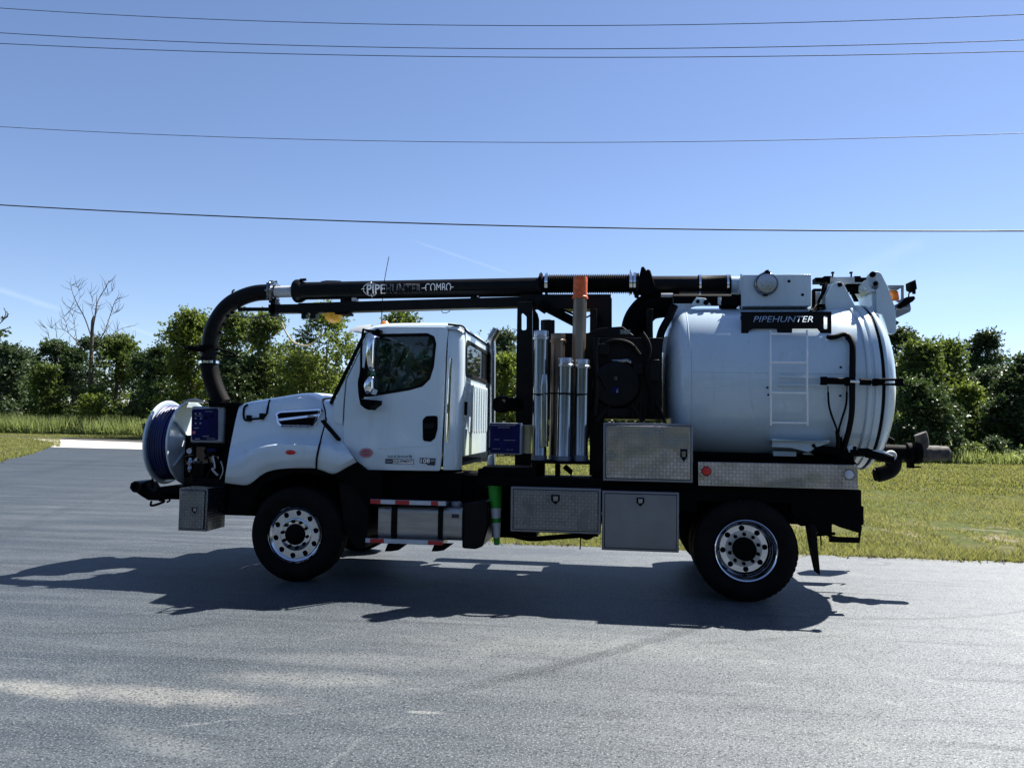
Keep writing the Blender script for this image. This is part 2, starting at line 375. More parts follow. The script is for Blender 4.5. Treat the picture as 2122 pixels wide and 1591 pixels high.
    hs_ = nd(t, 'ShaderNodeHueSaturation'); hs_.inputs['Value'].default_value = 0.42; lk(t, mixc(t, 1.0, c, c), hs_.inputs['Color'])
    lk(t, hs_.outputs[0], b.inputs['Base Color'])
    lk(t, mth(t, 'MULTIPLY_ADD', strk, 0.06, 0.56), b.inputs['Roughness'])
    bw_ = nd(t, 'ShaderNodeRGBToBW'); lk(t, c, bw_.inputs[0])
    lk(t, mth(t, 'MINIMUM', mth(t, 'MULTIPLY_ADD', bw_.outputs[0], 2.7, 0.10), 0.95), b.inputs['Specular IOR Level'])
    bn = nd(t, 'ShaderNodeBump'); bn.inputs['Strength'].default_value = 0.55; bn.inputs['Distance'].default_value = 0.006
    lk(t, mth(t, 'ADD', fine, fine2), bn.inputs['Height']); lk(t, bn.outputs[0], b.inputs['Normal'])
    return m
M['asphalt'] = asphalt_mat()

# ------------------------------------------------------------------ mesh builder
WL = {}
def tag(o, label=None, cat=None, group=None, kind=None):
    if label: o['label'] = label
    if cat: o['category'] = cat
    if group: o['group'] = group
    if kind: o['kind'] = kind
    return o
def empty(name, loc):
    o = bpy.data.objects.new(name, None); COL.objects.link(o); o.location = loc
    o.empty_display_size = 0.2
    WL[o.name] = Vector(loc); return o
def link_mesh(name, me, mat, parent=None, label=None):
    o = bpy.data.objects.new(name, me); COL.objects.link(o)
    if mat is not None:
        me.materials.clear(); me.materials.append(M[mat] if isinstance(mat, str) else mat)
    n = len(me.vertices)
    co = np.empty(n * 3, 'f'); me.vertices.foreach_get('co', co); co = co.reshape(-1, 3)
    c = Vector([float(v) for v in (co.min(0) + co.max(0)) / 2])
    me.transform(Matrix.Translation(-c))
    WL[o.name] = c
    if parent is not None:
        o.parent = parent; o.location = c - WL[parent.name]
    else: o.location = c
    if label: o['label'] = label
    return o
def fillet(pts, rad, n=5):
    out = []; L = len(pts)
    for i in range(L):
        p = pts[i]; r = rad[i] if isinstance(rad, (list, tuple)) else rad
        a = Vector(pts[i - 1]) - Vector(p); b = Vector(pts[(i + 1) % L]) - Vector(p)
        la, lb = a.length, b.length
        if r <= 0 or la < 1e-6 or lb < 1e-6: out.append(tuple(p)); continue
        a /= la; b /= lb
        ang = math.acos(max(-1, min(1, a.dot(b))))
        if ang > 3.0: out.append(tuple(p)); continue
        d = min(r / tan(ang / 2), la * 0.48, lb * 0.48)
        p0 = Vector(p) + a * d; p1 = Vector(p) + b * d
        for k in range(n + 1):
            s = k / n
            q = p0 * (1 - s) ** 2 + Vector(p) * 2 * s * (1 - s) + p1 * s * s
            out.append((q.x, q.y))
    return out
def area(l): return 0.5 * sum(l[i - 1][0] * l[i][1] - l[i][0] * l[i - 1][1] for i in range(len(l)))
def inset(l, d):
    n = len(l); out = []
    sg = 1 if area(l) > 0 else -1
    for i in range(n):
        p, q, r = Vector(l[i - 1]), Vector(l[i]), Vector(l[(i + 1) % n])
        e1 = (q - p); e2 = (r - q)
        if e1.length < 1e-9 or e2.length < 1e-9: out.append(l[i]); continue
        e1.normalize(); e2.normalize()
        n1 = Vector((-e1.y, e1.x)) * sg; n2 = Vector((-e2.y, e2.x)) * sg
        m = n1 + n2; den = max(0.4, 1 + n1.dot(n2)); m = m * (d / den)
        out.append((q.x + m.x, q.y + m.y))
    return out
class MB:
    def __init__(s): s.v = []; s.f = []
    def add(s, vs, fs):
        k = len(s.v); s.v.extend([tuple(a) for a in vs]); s.f.extend([tuple(i + k for i in f) for f in fs]); return s
    def box(s, a, b):
        x0, y0, z0 = [min(a[i], b[i]) for i in range(3)]; x1, y1, z1 = [max(a[i], b[i]) for i in range(3)]
        return s.add([(x0,y0,z0),(x1,y0,z0),(x1,y1,z0),(x0,y1,z0),(x0,y0,z1),(x1,y0,z1),(x1,y1,z1),(x0,y1,z1)],
                     [(0,3,2,1),(4,5,6,7),(0,1,5,4),(1,2,6,5),(2,3,7,6),(3,0,4,7)])
    def pbox(s, px0, py0, px1, py1, y0, y1):
        """upright box whose near face covers the pixel rectangle at lateral plane y0"""
        cx, cy = (px0 + px1) / 2, (py0 + py1) / 2
        return s.box((P(px0, cy, y0).x, y0, P(cx, py1, y0).z), (P(px1, cy, y0).x, y1, P(cx, py0, y0).z))
    def tube(s, pts, rad, n=10, caps=True):
        pts = [Vector(p) for p in pts]; m = len(pts)
        rad = rad if isinstance(rad, (list, tuple)) else [rad] * m
        ref = None; vs = []; fs = []
        for i in range(m):
            d = (pts[min(i + 1, m - 1)] - pts[max(i - 1, 0)])
            if d.length < 1e-9: d = Vector((0, 0, 1))
            d.normalize()
            if ref is None:
                ref = Vector((0, 0, 1)) if abs(d.z) < 0.9 else Vector((1, 0, 0))
            a = (ref - d * ref.dot(d))
            if a.length < 1e-6: a = d.orthogonal()
            a.normalize(); b = d.cross(a); ref = a
            for k in range(n):
                t = 2 * pi * k / n
                vs.append(pts[i] + (a * cos(t) + b * sin(t)) * rad[i])
        for i in range(m - 1):
            for k in range(n):
                fs.append((i*n+k, i*n+(k+1)%n, (i+1)*n+(k+1)%n, (i+1)*n+k))
        if caps: fs.append(tuple(range(n))[::-1]); fs.append(tuple((m-1)*n+k for k in range(n)))
        return s.add(vs, fs)
    def lathe(s, o, axis, prof, n=48, close=False):
        """prof: (distance along axis, radius)"""
        o = Vector(o); d = Vector(axis).normalized(); a = d.orthogonal().normalized(); b = d.cross(a)
        vs = []; fs = []; m = len(prof)
        for (h, r) in prof:
            for k in range(n):
                t = 2 * pi * k / n; vs.append(o + d * h + (a * cos(t) + b * sin(t)) * max(r, 1e-4))
        for i in range(m - 1):
            for k in range(n): fs.append((i*n+k, i*n+(k+1)%n, (i+1)*n+(k+1)%n, (i+1)*n+k))
        if close:
            fs.append(tuple(range(n))[::-1]); fs.append(tuple((m-1)*n+k for k in range(n)))
        return s.add(vs, fs)
    def plate(s, loops, y0, y1, bevel=0.0, axis='y', fy=None):
        """loops of (x,z) filled with holes, from y0 (near) to y1; axis 'x': loops of (y,z), from x0 to x1"""
        sg = 1 if y1 > y0 else -1
        ins = [inset(l, bevel if i == 0 else -bevel) for i, l in enumerate(loops)] if bevel else loops
        rings = [(ins, y0)] + ([(loops, y0 + sg * bevel)] if bevel else []) + [(loops, y1)]
        mk = (lambda u, w, d: (u, d, w)) if axis == 'y' else (lambda u, w, d: (d, u, w))
        base = len(s.v); N = sum(len(l) for l in loops)
        for (ls, d) in rings:
            for l in ls:
                for (u, w) in l:
                    p = mk(u, w, d)
                    if fy: p = (p[0], p[1] + fy(p[0], p[2]), p[2])
                    s.v.append(p)
        tri = tessellate_polygon([[Vector((u, w, 0)) for (u, w) in l] for l in ins])
        last = base + (len(rings) - 1) * N
        for t in tri:
            s.f.append(tuple(base + i for i in t)); s.f.append(tuple(last + i for i in t)[::-1])
        for r in range(len(rings) - 1):
            off = 0
            for l in loops:
                n = len(l)
                for k in range(n):
                    a, b = off + k, off + (k + 1) % n
                    s.f.append((base + r*N + a, base + r*N + b, base + (r+1)*N + b, base + (r+1)*N + a))
                off += n
        return s
    def pplate(s, pxs, y0, y1, bevel=0.0, rad=0.0, holes=(), fy=None):
        lp = [xz(p[0], p[1], y0) for p in pxs]
        if rad: lp = fillet(lp, rad)
        return s.plate([lp] + list(holes), y0, y1, bevel, fy=fy)
    def grid(s, rows):
        m, n = len(rows), len(rows[0]); vs = [p for r in rows for p in r]
        return s.add(vs, [(i*n+j, i*n+j+1, (i+1)*n+j+1, (i+1)*n+j) for i in range(m-1) for j in range(n-1)])
    def build(s, name, mat, parent=None, bevel=0.0, smooth=35, subsurf=0, label=None, split=False):
        if split:
            par = list(range(len(s.v)))
            def find(i):
                while par[i] != i: par[i] = par[par[i]]; i = par[i]
                return i
            for f in s.f:
                for i in f[1:]: par[find(i)] = find(f[0])
            comps = {}
            for f in s.f: comps.setdefault(find(f[0]), []).append(f)
            first = None
            for fs in comps.values():
                ids = sorted({i for f in fs for i in f}); mp = {i: k for k, i in enumerate(ids)}
                m2 = MB(); m2.v = [s.v[i] for i in ids]; m2.f = [tuple(mp[i] for i in f) for f in fs]
                o = m2.build(name, mat, parent, bevel, smooth, subsurf, label)
                first = first or o
            return first
        me = bpy.data.meshes.new(name); me.from_pydata(s.v, [], s.f)
        bm = bmesh.new(); bm.from_mesh(me); bmesh.ops.recalc_face_normals(bm, faces=bm.faces[:]); bm.to_mesh(me); bm.free()
        if smooth:
            me.shade_smooth()
            me.set_sharp_from_angle(angle=R(smooth))
        o = link_mesh(name, me, mat, parent, label)
        if bevel:
            md = o.modifiers.new('bevel', 'BEVEL'); md.width = bevel; md.segments = 2; md.limit_method = 'ANGLE'; md.angle_limit = R(50)
        if subsurf:
            md = o.modifiers.new('subsurf', 'SUBSURF'); md.levels = subsurf; md.render_levels = subsurf
        return o
def circle(cx, cz, r, n=24, r2=None):
    r2 = r if r2 is None else r2
    return [(cx + r * cos(2*pi*k/n), cz + r2 * sin(2*pi*k/n)) for k in range(n)]
def smooth_path(pts, n=6):
    pts = [Vector(p) for p in pts]; out = []
    for i in range(len(pts) - 1):
        p0, p1, p2, p3 = pts[max(i-1,0)], pts[i], pts[i+1], pts[min(i+2,len(pts)-1)]
        for k in range(n):
            t = k / n
            out.append(0.5*((2*p1)+(p2-p0)*t+(2*p0-5*p1+4*p2-p3)*t*t+(3*p1-p0-3*p2+p3)*t**3))
    out.append(pts[-1]); return out
def pp(pts, y, n=6):
    """smooth path through pixel points on plane y (a third value overrides the plane)"""
    return smooth_path([P(p[0], p[1], p[2] if len(p) > 2 else y) for p in pts], n)
def text_mesh(body, shear=0.0, outline=False, bold=0.0):
    c = bpy.data.curves.new('lettering', 'FONT'); c.body = body; c.shear = shear; c.offset = bold
    if outline: c.fill_mode = 'NONE'; c.bevel_depth = 0.022; c.bevel_resolution = 0; c.resolution_u = 3
    else: c.resolution_u = 3
    o = bpy.data.objects.new('lettering', c); COL.objects.link(o)
    dg = bpy.context.evaluated_depsgraph_get(); dg.update()
    me = bpy.data.meshes.new_from_object(o.evaluated_get(dg))
    bpy.data.objects.remove(o); bpy.data.curves.remove(c)
    co = [v.co.y for v in me.vertices]; lo, hi = min(co), max(co)
    if not outline:
        bm = bmesh.new(); bm.from_mesh(me)
        for k in range(1, 7):
            bmesh.ops.bisect_plane(bm, geom=bm.verts[:] + bm.edges[:] + bm.faces[:], plane_co=(0, lo + (hi - lo) * k / 7, 0), plane_no=(0, 1, 0))
        bm.to_mesh(me); bm.free()
    return me
def lettering(body, q, y, mat, parent, name='lettering', map3=None, shear=0.0, outline=False, lift=0.003, bold=0.0):
    """flat lettering fitted to the pixel box q=(px0,py0,px1,py1) (left, top, right, bottom) on plane y"""
    me = text_mesh(body, shear, outline, bold)
    co = np.array([v.co[:] for v in me.vertices]); lo, hi = co.min(0), co.max(0)
    for v in me.vertices:
        u = (v.co.x - lo[0]) / (hi[0] - lo[0]); w = (v.co.y - lo[1]) / max(1e-6, hi[1] - lo[1])
        px = q[0] + (q[2] - q[0]) * u
        py = (q[3] + (q[1] - q[3]) * w) + (q[4] * u if len(q) > 4 else 0)
        p = P(px, py, y)
        p.y -= lift + (0.0015 if not outline else 0.0) 
        v.co = map3(p) if map3 else p
    return link_mesh(name, me, mat, parent)

def print_bar(q, y, mat, parent, map3=None):
    rgp = random.Random(int(q[0] * 7 + q[1])); x_ = q[0]
    mb = MB()
    while x_ < q[2] - .4:
        w_ = rgp.uniform(1.2, 3.2); x1_ = min(q[2], x_ + w_)
        c4 = [P(a_, b_, y) - Vector((0, .003, 0)) for a_, b_ in ((x_, q[3]), (x1_, q[3]), (x1_, q[1]), (x_, q[1]))]
        mb.add([map3(c) if map3 else c for c in c4], [(0, 1, 2, 3)]); x_ = x1_ + rgp.uniform(.3, .9)
    return mb.build('print_line', mat, parent, smooth=0)
# ------------------------------------------------------------------ the setting
HZ = lambda px: 880 + (px - 1061) * tan(ROLL)
def terrain(x, y):
    yc = y + 8.217
    a = min(1, max(0, (yc - 72) / 18)); a = a * a * (3 - 2 * a)
    w = min(1, max(0, (-x - 2) / 10)); w = w * w * (3 - 2 * w)
    return -0.012 + 0.75 * a * w
xs = np.concatenate([[-900, -400, -200, -120], np.arange(-90, 91, 6), [120, 200, 400, 900]])
ys = np.concatenate([[-400, -120, -40, -10], np.arange(0, 120, 4), [140, 200, 400, 1500]])
g = MB(); g.grid([[(x, y, terrain(x, y)) for x in xs] for y in ys])
tag(g.build('ground', 'ground', smooth=60), kind='structure')

def jag(p, q, n, amp, rng):
    out = []
    for k in range(n):
        s = k / n; v = p.lerp(q, s); d = (q - p).normalized()
        v = v + Vector((-d.y, d.x, 0)) * rng.uniform(-amp, amp); out.append(v)
    return out
rng = random.Random(3)
edge_px = [(690, 938), (700, 952), (740, 1000), (800, 1055), (900, 1098), (1040, 1126), (1245, 1133), (1700, 1150), (2122, 1165)]
ep = [G(*p) for p in edge_px]; ep.append(ep[-1] + (ep[-1] - ep[-2]) * 8)
EDGE = []
for i in range(len(ep) - 1):
    L = (ep[i+1] - ep[i]).length; EDGE += jag(ep[i], ep[i+1], max(2, min(160, int(L / 0.12))), 0.055, rng)
EDGE.append(ep[-1])
LAWN = [G(*p) for p in [(104, 916.5), (107, 920), (103, 925), (88, 931.5), (55, 942), (0, 956), (-120, 985), (-400, 1040)]]
lawn_edge = []
for i in range(len(LAWN) - 1): lawn_edge += jag(LAWN[i], LAWN[i+1], 14, 0.06, rng)
lawn_edge.append(LAWN[-1])
lot = EDGE + [Vector((120, ep[-1].y, 0)), Vector((120, -31, 0)), Vector((-70, -31, 0)), Vector((-70, LAWN[-1].y, 0))] + lawn_edge[::-1] + [G(105, 925), G(308, 930.5)]
lot2 = [(v.x, v.y) for v in lot]
tri = tessellate_polygon([[Vector((a, b, 0)) for a, b in lot2]])
a = MB(); a.add([(p[0], p[1], 0.0) for p in lot2], [tuple(t) for t in tri])
tag(a.build('asphalt_lot', 'asphalt', smooth=0), kind='structure')
c = MB(); cp = [G(*p, z=0.004) for p in [(58, 907.8), (305, 917), (700, 935), (700, 944), (308, 931), (104, 926), (106, 919), (98, 915), (80, 911)]]
c.add(cp, [tuple(range(len(cp)))])
tag(c.build('concrete_apron', 'concrete', smooth=0), kind='structure')
c = MB(); pa, pb = G(0, 901.8), G(305, 913.4); pc, pd = G(305, 916.6), G(0, 905.2)
e1 = (pb - pa); e2 = pc - pd
q = [pa - e1 * 6, pb + e1 * 1.6, pc + e2 * 1.6, pd - e2 * 6]
c.add([(v.x, v.y, 0.008) for v in q], [(0, 1, 2, 3)])
tag(c.build('side_road', 'road', smooth=0), kind='structure')
k = MB(); d = e1.normalized(); nrm = Vector((-d.y, d.x, 0))
for (o0, o1, z1) in ((0.0, 0.15, 0.03),):
    A, B = q[0], q[1]
    vs = []
    for (pt) in (A, B):
        for (oo, zz) in ((o0, -0.02), (o0, z1), (o1, z1), (o1, -0.02)): vs.append(pt + nrm * oo + Vector((0, 0, zz)))
    k.add(vs, [(0,1,5,4),(1,2,6,5),(2,3,7,6)])
tag(k.build('kerb', 'road', smooth=0), kind='structure')

# ------------------------------------------------------------------ the truck
TC = Vector((P(1000, 1000, 1.25).x, 1.25, 0.0))
truck = empty('vacuum_truck', TC)
tag(truck, 'white vacuum and jetting truck with rear tank and long black overhead suction boom', 'truck')
T = truck
def part(mb, name, mat, parent=None, **k): return mb.build(name, mat, parent or T, **k)

# ---- chassis
ZT = lambda py, y: P(1000, py, y).z
fr = MB()
for y in (0.82, 1.60):
    fr.box((P(470, 1000, y).x, y, 0.78), (P(1775, 1000, y).x, y + 0.08, 1.06))
for px in (700, 900, 1100, 1250, 1420, 1560, 1700):
    fr.box((P(px, 1000, .9).x, 0.9, 0.82), (P(px, 1000, .9).x + 0.1, 1.6, 1.0))
part(fr, 'frame_member', 'dull', bevel=0.006, split=True)
FX, RX = P(608, 1110, 0).x, P(1547, 1137, 0).x
WR = 0.525
ax = MB(); ax.tube([(FX, .3, WR), (FX, 2.2, WR)], 0.06); ax.lathe((RX, 0, WR), (0, 1, 0), [(.4,.09),(.95,.10),(1.05,.2),(1.25,.26),(1.45,.2),(1.55,.1),(2.1,.09)], 20)
ax.box((FX-.7, .85, .62), (FX+.7, .93, .70)); ax.box((FX-.7, 1.57, .62), (FX+.7, 1.65, .70))
ax.box((RX-.7, .80, .72), (RX+.7, .90, .86)); ax.box((RX-.7, 1.60, .72), (RX+.7, 1.70, .86))
ax.tube([(FX, 1.25, .75), (RX, 1.25, .62)], 0.06)
part(ax, 'axle_part', 'dull', split=True)

def tyre_prof(w, r=WR):
    p = [(0.02, .295), (0.0, .33), (-.012, .37), (-.018, .42), (-.012, .465), (.004, .495), (.02, .512), (.032, r-.004)]
    inner = w
    tread = []
    nrib = 5; x0, x1 = .04, inner - .04; step = (x1 - x0) / nrib
    for i in range(nrib):
        tread += [(x0 + i*step, r), (x0 + (i+1)*step - .014, r)]
        if i < nrib - 1: tread += [(x0 + (i+1)*step - .011, r - .014), (x0 + (i+1)*step - .002, r - .014)]
    back = [(inner - h, rr2) for (h, rr2) in p[::-1]]
    return p + tread + back + [(inner - .05, .28), (.05, .28), (.02, .295)]
def tyre(mb, x, y0, w, lugs=True):
    mb.lathe((x, y0, WR), (0, 1, 0), tyre_prof(w), 72)
    for k in range(52 if lugs else 0):                # shoulder lugs round the tread edge
        t = 2*pi*k/52
        for yy in (y0 + .012, y0 + w - .030):
            c0 = Vector((x + cos(t)*(WR-.016), yy, WR + sin(t)*(WR-.016)))
            ex = Vector((-sin(t), 0, cos(t))) * .019; er = Vector((cos(t), 0, sin(t))) * .012
            vs = [c0 + ex*a + er*b + Vector((0, cc, 0)) for a in (-1,1) for b in (-1,1) for cc in (0,.018)]
            mb.add(vs, [(0,1,3,2),(4,6,7,5),(0,4,5,1),(2,3,7,6),(0,2,6,4),(1,5,7,3)])
def front_wheel(x, y0, s, label=None):
    """s=1: outer face towards the camera (-y)"""
    Y = lambda h: y0 + h * s
    disc = MB()
    holes = [circle(x, WR, .115, 32)] + [circle(x + .236*cos(2*pi*k/10+.2), WR + .236*sin(2*pi*k/10+.2), .029, 16) for k in range(10)]
    disc.plate([circle(x, WR, .272, 64)] + holes, Y(.022), Y(.036), 0.003)
    disc.lathe((x, y0, WR), (0, s, 0), [(-.004,.305),(-.012,.311),(-.004,.316),(.02,.316),(.03,.30),(.02,.298),(.004,.296),(.01,.285),(.021,.271)], 64)
    disc.lathe((x, y0, WR), (0, s, 0), [(.021, .183),(.013,.178),(.010,.172),(.010,.118),(.022,.113)], 48)
    w = part(disc, 'front_wheel', 'wheel', label=label)
    ty = MB(); tyre(ty, x, y0 if s > 0 else y0 - .29, .29, False); part(ty, 'tyre', 'rubber', w)
    hb = MB(); hb.lathe((x, y0, WR), (0, s, 0), [(.03,.114),(-.015,.11),(-.03,.095),(-.05,.085),(-.055,.05),(-.055,0.0)], 32); part(hb, 'hub', 'dull', w)
    br = MB(); br.lathe((x, y0, WR), (0, s, 0), [(.08,.26),(.08,.1),(.22,.1),(.22,.26),(.08,.26)], 32); part(br, 'brake_drum', 'dull', w)
    lug = MB(); lug.lathe((0,0,0), (0,s,0), [(.012,.019),(-.018,.018),(-.024,.013),(-.025,0)], 6)
    proto = None
    for k in range(10):
        t = 2*pi*k/10 + .5
        if proto is None:
            proto = part(lug, 'lug_nut', 'dull', w); o = proto; z = o.location.copy() + WL[w.name]
            base_y = WL[o.name].y
        else:
            o = proto.copy(); COL.objects.link(o)
        o.location = Vector((x + .146*cos(t), y0 + base_y, WR + .146*sin(t))) - WL[w.name]
    return w
def rear_wheel(x, y0, s):
    Y = lambda h: y0 + h * s
    disc = MB()
    holes = [circle(x, WR, .12, 32)] + [circle(x + .213*cos(2*pi*k/8+.1), WR + .213*sin(2*pi*k/8+.1), .027, 16) for k in range(8)]
    disc.lathe((x, y0, WR), (0, s, 0), [(.0,.312),(-.008,.317),(-.012,.312),(-.004,.300),(.012,.292),(.05,.286),(.062,.278),(.12,.272),(.135,.262),(.15,.245)], 64)
    disc.plate([circle(x, WR, .250, 64)] + holes, Y(.150), Y(.165), 0.003)
    w = part(disc, 'rear_wheel', 'wheel')
    fc = MB(); fc.plate([circle(x, WR, .188, 48), circle(x, WR, .119, 32)], Y(.138), Y(.149), .003); part(fc, 'hub_face', 'wheel_face', w)
    for k, dy in enumerate((0, .33)):
        ty = MB(); tyre(ty, x, y0 + dy*s if s > 0 else y0 - .28 - dy, .28); part(ty, 'tyre', 'rubber', w)
    hb = MB(); hb.lathe((x, y0, WR), (0, s, 0), [(.2,.118),(.03,.112),(.02,.10),(.015,.04),(.015,0)], 32); part(hb, 'hub', 'dull', w)
    br = MB(); br.lathe((x, y0, WR), (0, s, 0), [(.25,.25),(.25,.1),(.55,.1),(.55,.25),(.25,.25)], 32); part(br, 'brake_drum', 'dull', w)
    lug = MB(); lug.lathe((0,0,0), (0,s,0), [(.012,.020),(-.026,.019),(-.034,.013),(-.035,0)], 6)
    proto = None
    for k in range(10):
        t = 2*pi*k/10 + .3
        if proto is None:
            proto = part(lug, 'lug_nut', 'dull', w); o = proto; base_y = WL[o.name].y
        else:
            o = proto.copy(); COL.objects.link(o)
        o.location = Vector((x + .152*cos(t), y0 + .137*s + base_y, WR + .152*sin(t))) - WL[w.name]
    return w
front_wheel(FX, 0.04, 1); front_wheel(FX, 2.46, -1)
rear_wheel(RX, 0.02, 1); rear_wheel(RX, 2.48, -1)

# wheel housings
wh = MB()
arch = [xz(*p, 0.12) for p in [(480,1006),(520,1006),(545,980),(576,972),(652,972),(692,984),(738,958),(760,975),(790,976),(790,1050),(758,1050),(735,1010),(690,985),(610,978),(545,1000),(522,1040),(505,1065),(470,1065)]]
wh.plate([arch], .12, .80, 0)
wh.pplate([(468,985),(560,955),(680,960),(800,975),(800,1060),(700,1060),(690,1010),(520,1010),(505,1062),(470,1062)], .80, .84)
part(wh, 'wheel_housing', 'dull')
wh = MB(); wh.pbox(1408, 1012, 1445, 1060, .1, .9); wh.pbox(1445, 1012, 1660, 1040, .1, .9)
part(wh, 'rear_wheel_housing', 'dull', split=True)

fm = MB(); fm.pplate([(702,1000),(752,1000),(764,1060),(757,1135),(738,1138),(712,1100)], .14, .72, .01); part(fm, 'front_shade_panel', 'rubber')  # added black panel standing in for the shade behind the front wheel
em_ = MB(); em_.box((FX - .35, .95, .45), (FX + 1.6, 1.55, 1.2)); em_.box((FX + 1.6, 1.05, .42), (FX + 2.6, 1.45, .8)); part(em_, 'engine_block', 'dull', bevel=.02, split=True)
# ---- hood and fenders
YROW = [.14, .05, .0, .015, .245, .285, .36, .50]
def shell(cols, ztop=.02):
    rows = []
    for i, r in enumerate(cols):
        rows.append([P(p[0], p[1], YROW[i]) for p in r])
    S_ = rows[-1]
    rows.append([Vector((p.x, .85, p.z + ztop)) for p in S_])
    rows.append([Vector((p.x, 1.25, p.z + ztop * 1.3)) for p in S_])
    for i in range(len(rows) - 2, -1, -1):
        rows.append([Vector((p.x, 2.5 - p.y, p.z)) for p in rows[i]])
    return rows
def crease(o, n):
    me = o.data; m = len(me.vertices) // n
    rowc = {0: .9, 1: .9, 2: .75, 3: .55, 4: .45}
    at = me.attributes.new('crease_edge', 'FLOAT', 'EDGE')
    vals = np.zeros(len(me.edges), 'f')
    for e in me.edges:
        a, b = e.vertices
        if a // n == b // n:
            r = a // n; r = min(r, m - 1 - r); vals[e.index] = rowc.get(r, 0)
        elif a % n == b % n and (a % n in (0, n - 1)): vals[e.index] = .8
    at.data.foreach_set('value', vals)
A = [(466,1000),(500,1005),(519,1006),(543,979),(575,971),(615,969),(654,970)]
hood_rows = [[(p[0], p[1]+1) for p in A], A,
    [(467,985),(499,988),(513,980),(541,960),(580,951),(615,948),(655,948)],
    [(471,960),(499,953),(506,948),(525,929),(560,922),(610,920),(660,924)],
    [(476,930),(498,924),(512,917),(535,909),(566,904),(612,902),(665,903)],
    [(487,875),(505,873),(525,872),(548,870),(580,869),(622,868),(675,868)],
    [(494,846),(510,843),(530,840),(555,837),(588,833),(630,828),(672,842)],
    [(498,836),(512,831),(530,828),(557,824),(588,819),(636,811),(662,824)]]
h = MB(); h.grid(shell(hood_rows)); hood = part(h, 'hood', 'white', smooth=60, subsurf=2); crease(hood, 7)
A2 = [(657,971),(674,976),(692,985),(714,970),(739,957)]
cowl_rows = [[(p[0], p[1]+1) for p in A2], A2,
    [(658,949),(677,953),(700,964),(718,957),(733,948)],
    [(663,925),(685,928),(703,938),(715,940),(726,939)],
    [(668,904),(686,906),(700,911),(709,916),(715,922)],
    [(678,869),(689,870),(699,871),(706,872),(712,873)],
    [(675,843),(684,840),(694,839),(704,838),(713,838)],
    [(666,827),(676,828),(688,828),(702,828),(714,828)]]
YROW = [.14, .05, .0, .02, .235, .275, .29, .40]
h = MB(); h.grid(shell(cowl_rows)); crease(part(h, 'cowl_panel', 'white', smooth=60, subsurf=2), 5)
gp = MB(); gp.tube(pp([(673,836),(676,868),(668,904),(661,925),(656,949),(655,970)], .31, 4), .012, 6)
# rubber seam follows the panels
gp = MB()
seam = smooth_path([P(671,838,.36), P(676.5,868,.278), P(667,903.5,.235), P(661.5,924.5,.02), P(656.5,948.5,-.004), P(655.5,970,.046)], 5)
gp.tube(seam, .011, 6); part(gp, 'hood_seam', 'rubber', hood)
gr = MB(); x0 = P(494, 850, .36).x
gr.box((P(470,930,.5).x, .45, P(470,995,.5).z), (P(500,930,.5).x + .2, 2.05, P(497,845,.5).z)); part(gr, 'grille', 'dull', hood)
# hood vent
vy = .252
vo = [(570,857),(580,851),(662,846),(666,850),(655,880),(648,886),(585,885),(577,878)]
lo = fillet([xz(p[0], p[1], vy) for p in vo], .02)
vfy = lambda x, z: 0.22 * (z - P(620, 868, vy).z)
v = MB(); v.plate([lo, inset(lo, .025)], vy - .022, vy + .03, .004, fy=vfy); vent = part(v, 'hood_vent', 'chrome', hood)
v = MB(); v.plate([inset(lo, .023)], vy + .0, vy + .02, fy=vfy); part(v, 'vent_recess', 'dull', vent)
v = MB(); v.pplate([(577,867),(662,857),(661,862),(579,872)], vy - .014, vy + .005, .002, fy=vfy); part(v, 'vent_bar', 'chrome', vent)
for px in (602, 620, 637):
    v = MB(); v.pbox(px, 864, px+2, 884, vy-.004, vy+.01); part(v, 'vent_slat', 'dull', vent)
print_bar((637, 860, 650, 865), vy - .022, 'decal_grey', vent)
# hood strap latch (rubber hook loop on hood edge)
ht = MB(); ht.tube(pp([(513,838,.40),(506,845,.36),(505,862,.31),(510,871,.30),(525,868,.30),(543,866,.30),(552,858,.31),(555,845,.345),(559,829,.45)], .3, 4), .013, 8)
for (a_, b_) in ((513, 864), (540, 860)): ht.pbox(a_-3, b_-4, a_+5, b_+9, .255, .30)
part(ht, 'hood_hold_down', 'rubber', hood)
st = MB(); st.pplate([(663,872),(670,869),(680,880),(705,909),(704,914),(697,912),(676,888)], .17, .20, .006); part(st, 'hood_latch', 'rubber', hood)
ml = MB(); ml.lathe(P(602, 937, .012) , (0, 1, 0), [(.03,.074),(0,.074),(-.006,.066)], 24)
o = part(ml, 'marker_bezel', 'chrome', hood); o.scale = (1.0, 1, .42)
ml = MB(); ml.lathe(P(602, 937, .0) , (0, 1, 0), [(.02,.058),(-.004,.058),(-.016,.04),(-.02,0)], 24)
o = part(ml, 'marker_lamp', 'red', o); o.scale = (1.0, 1, 1.0)

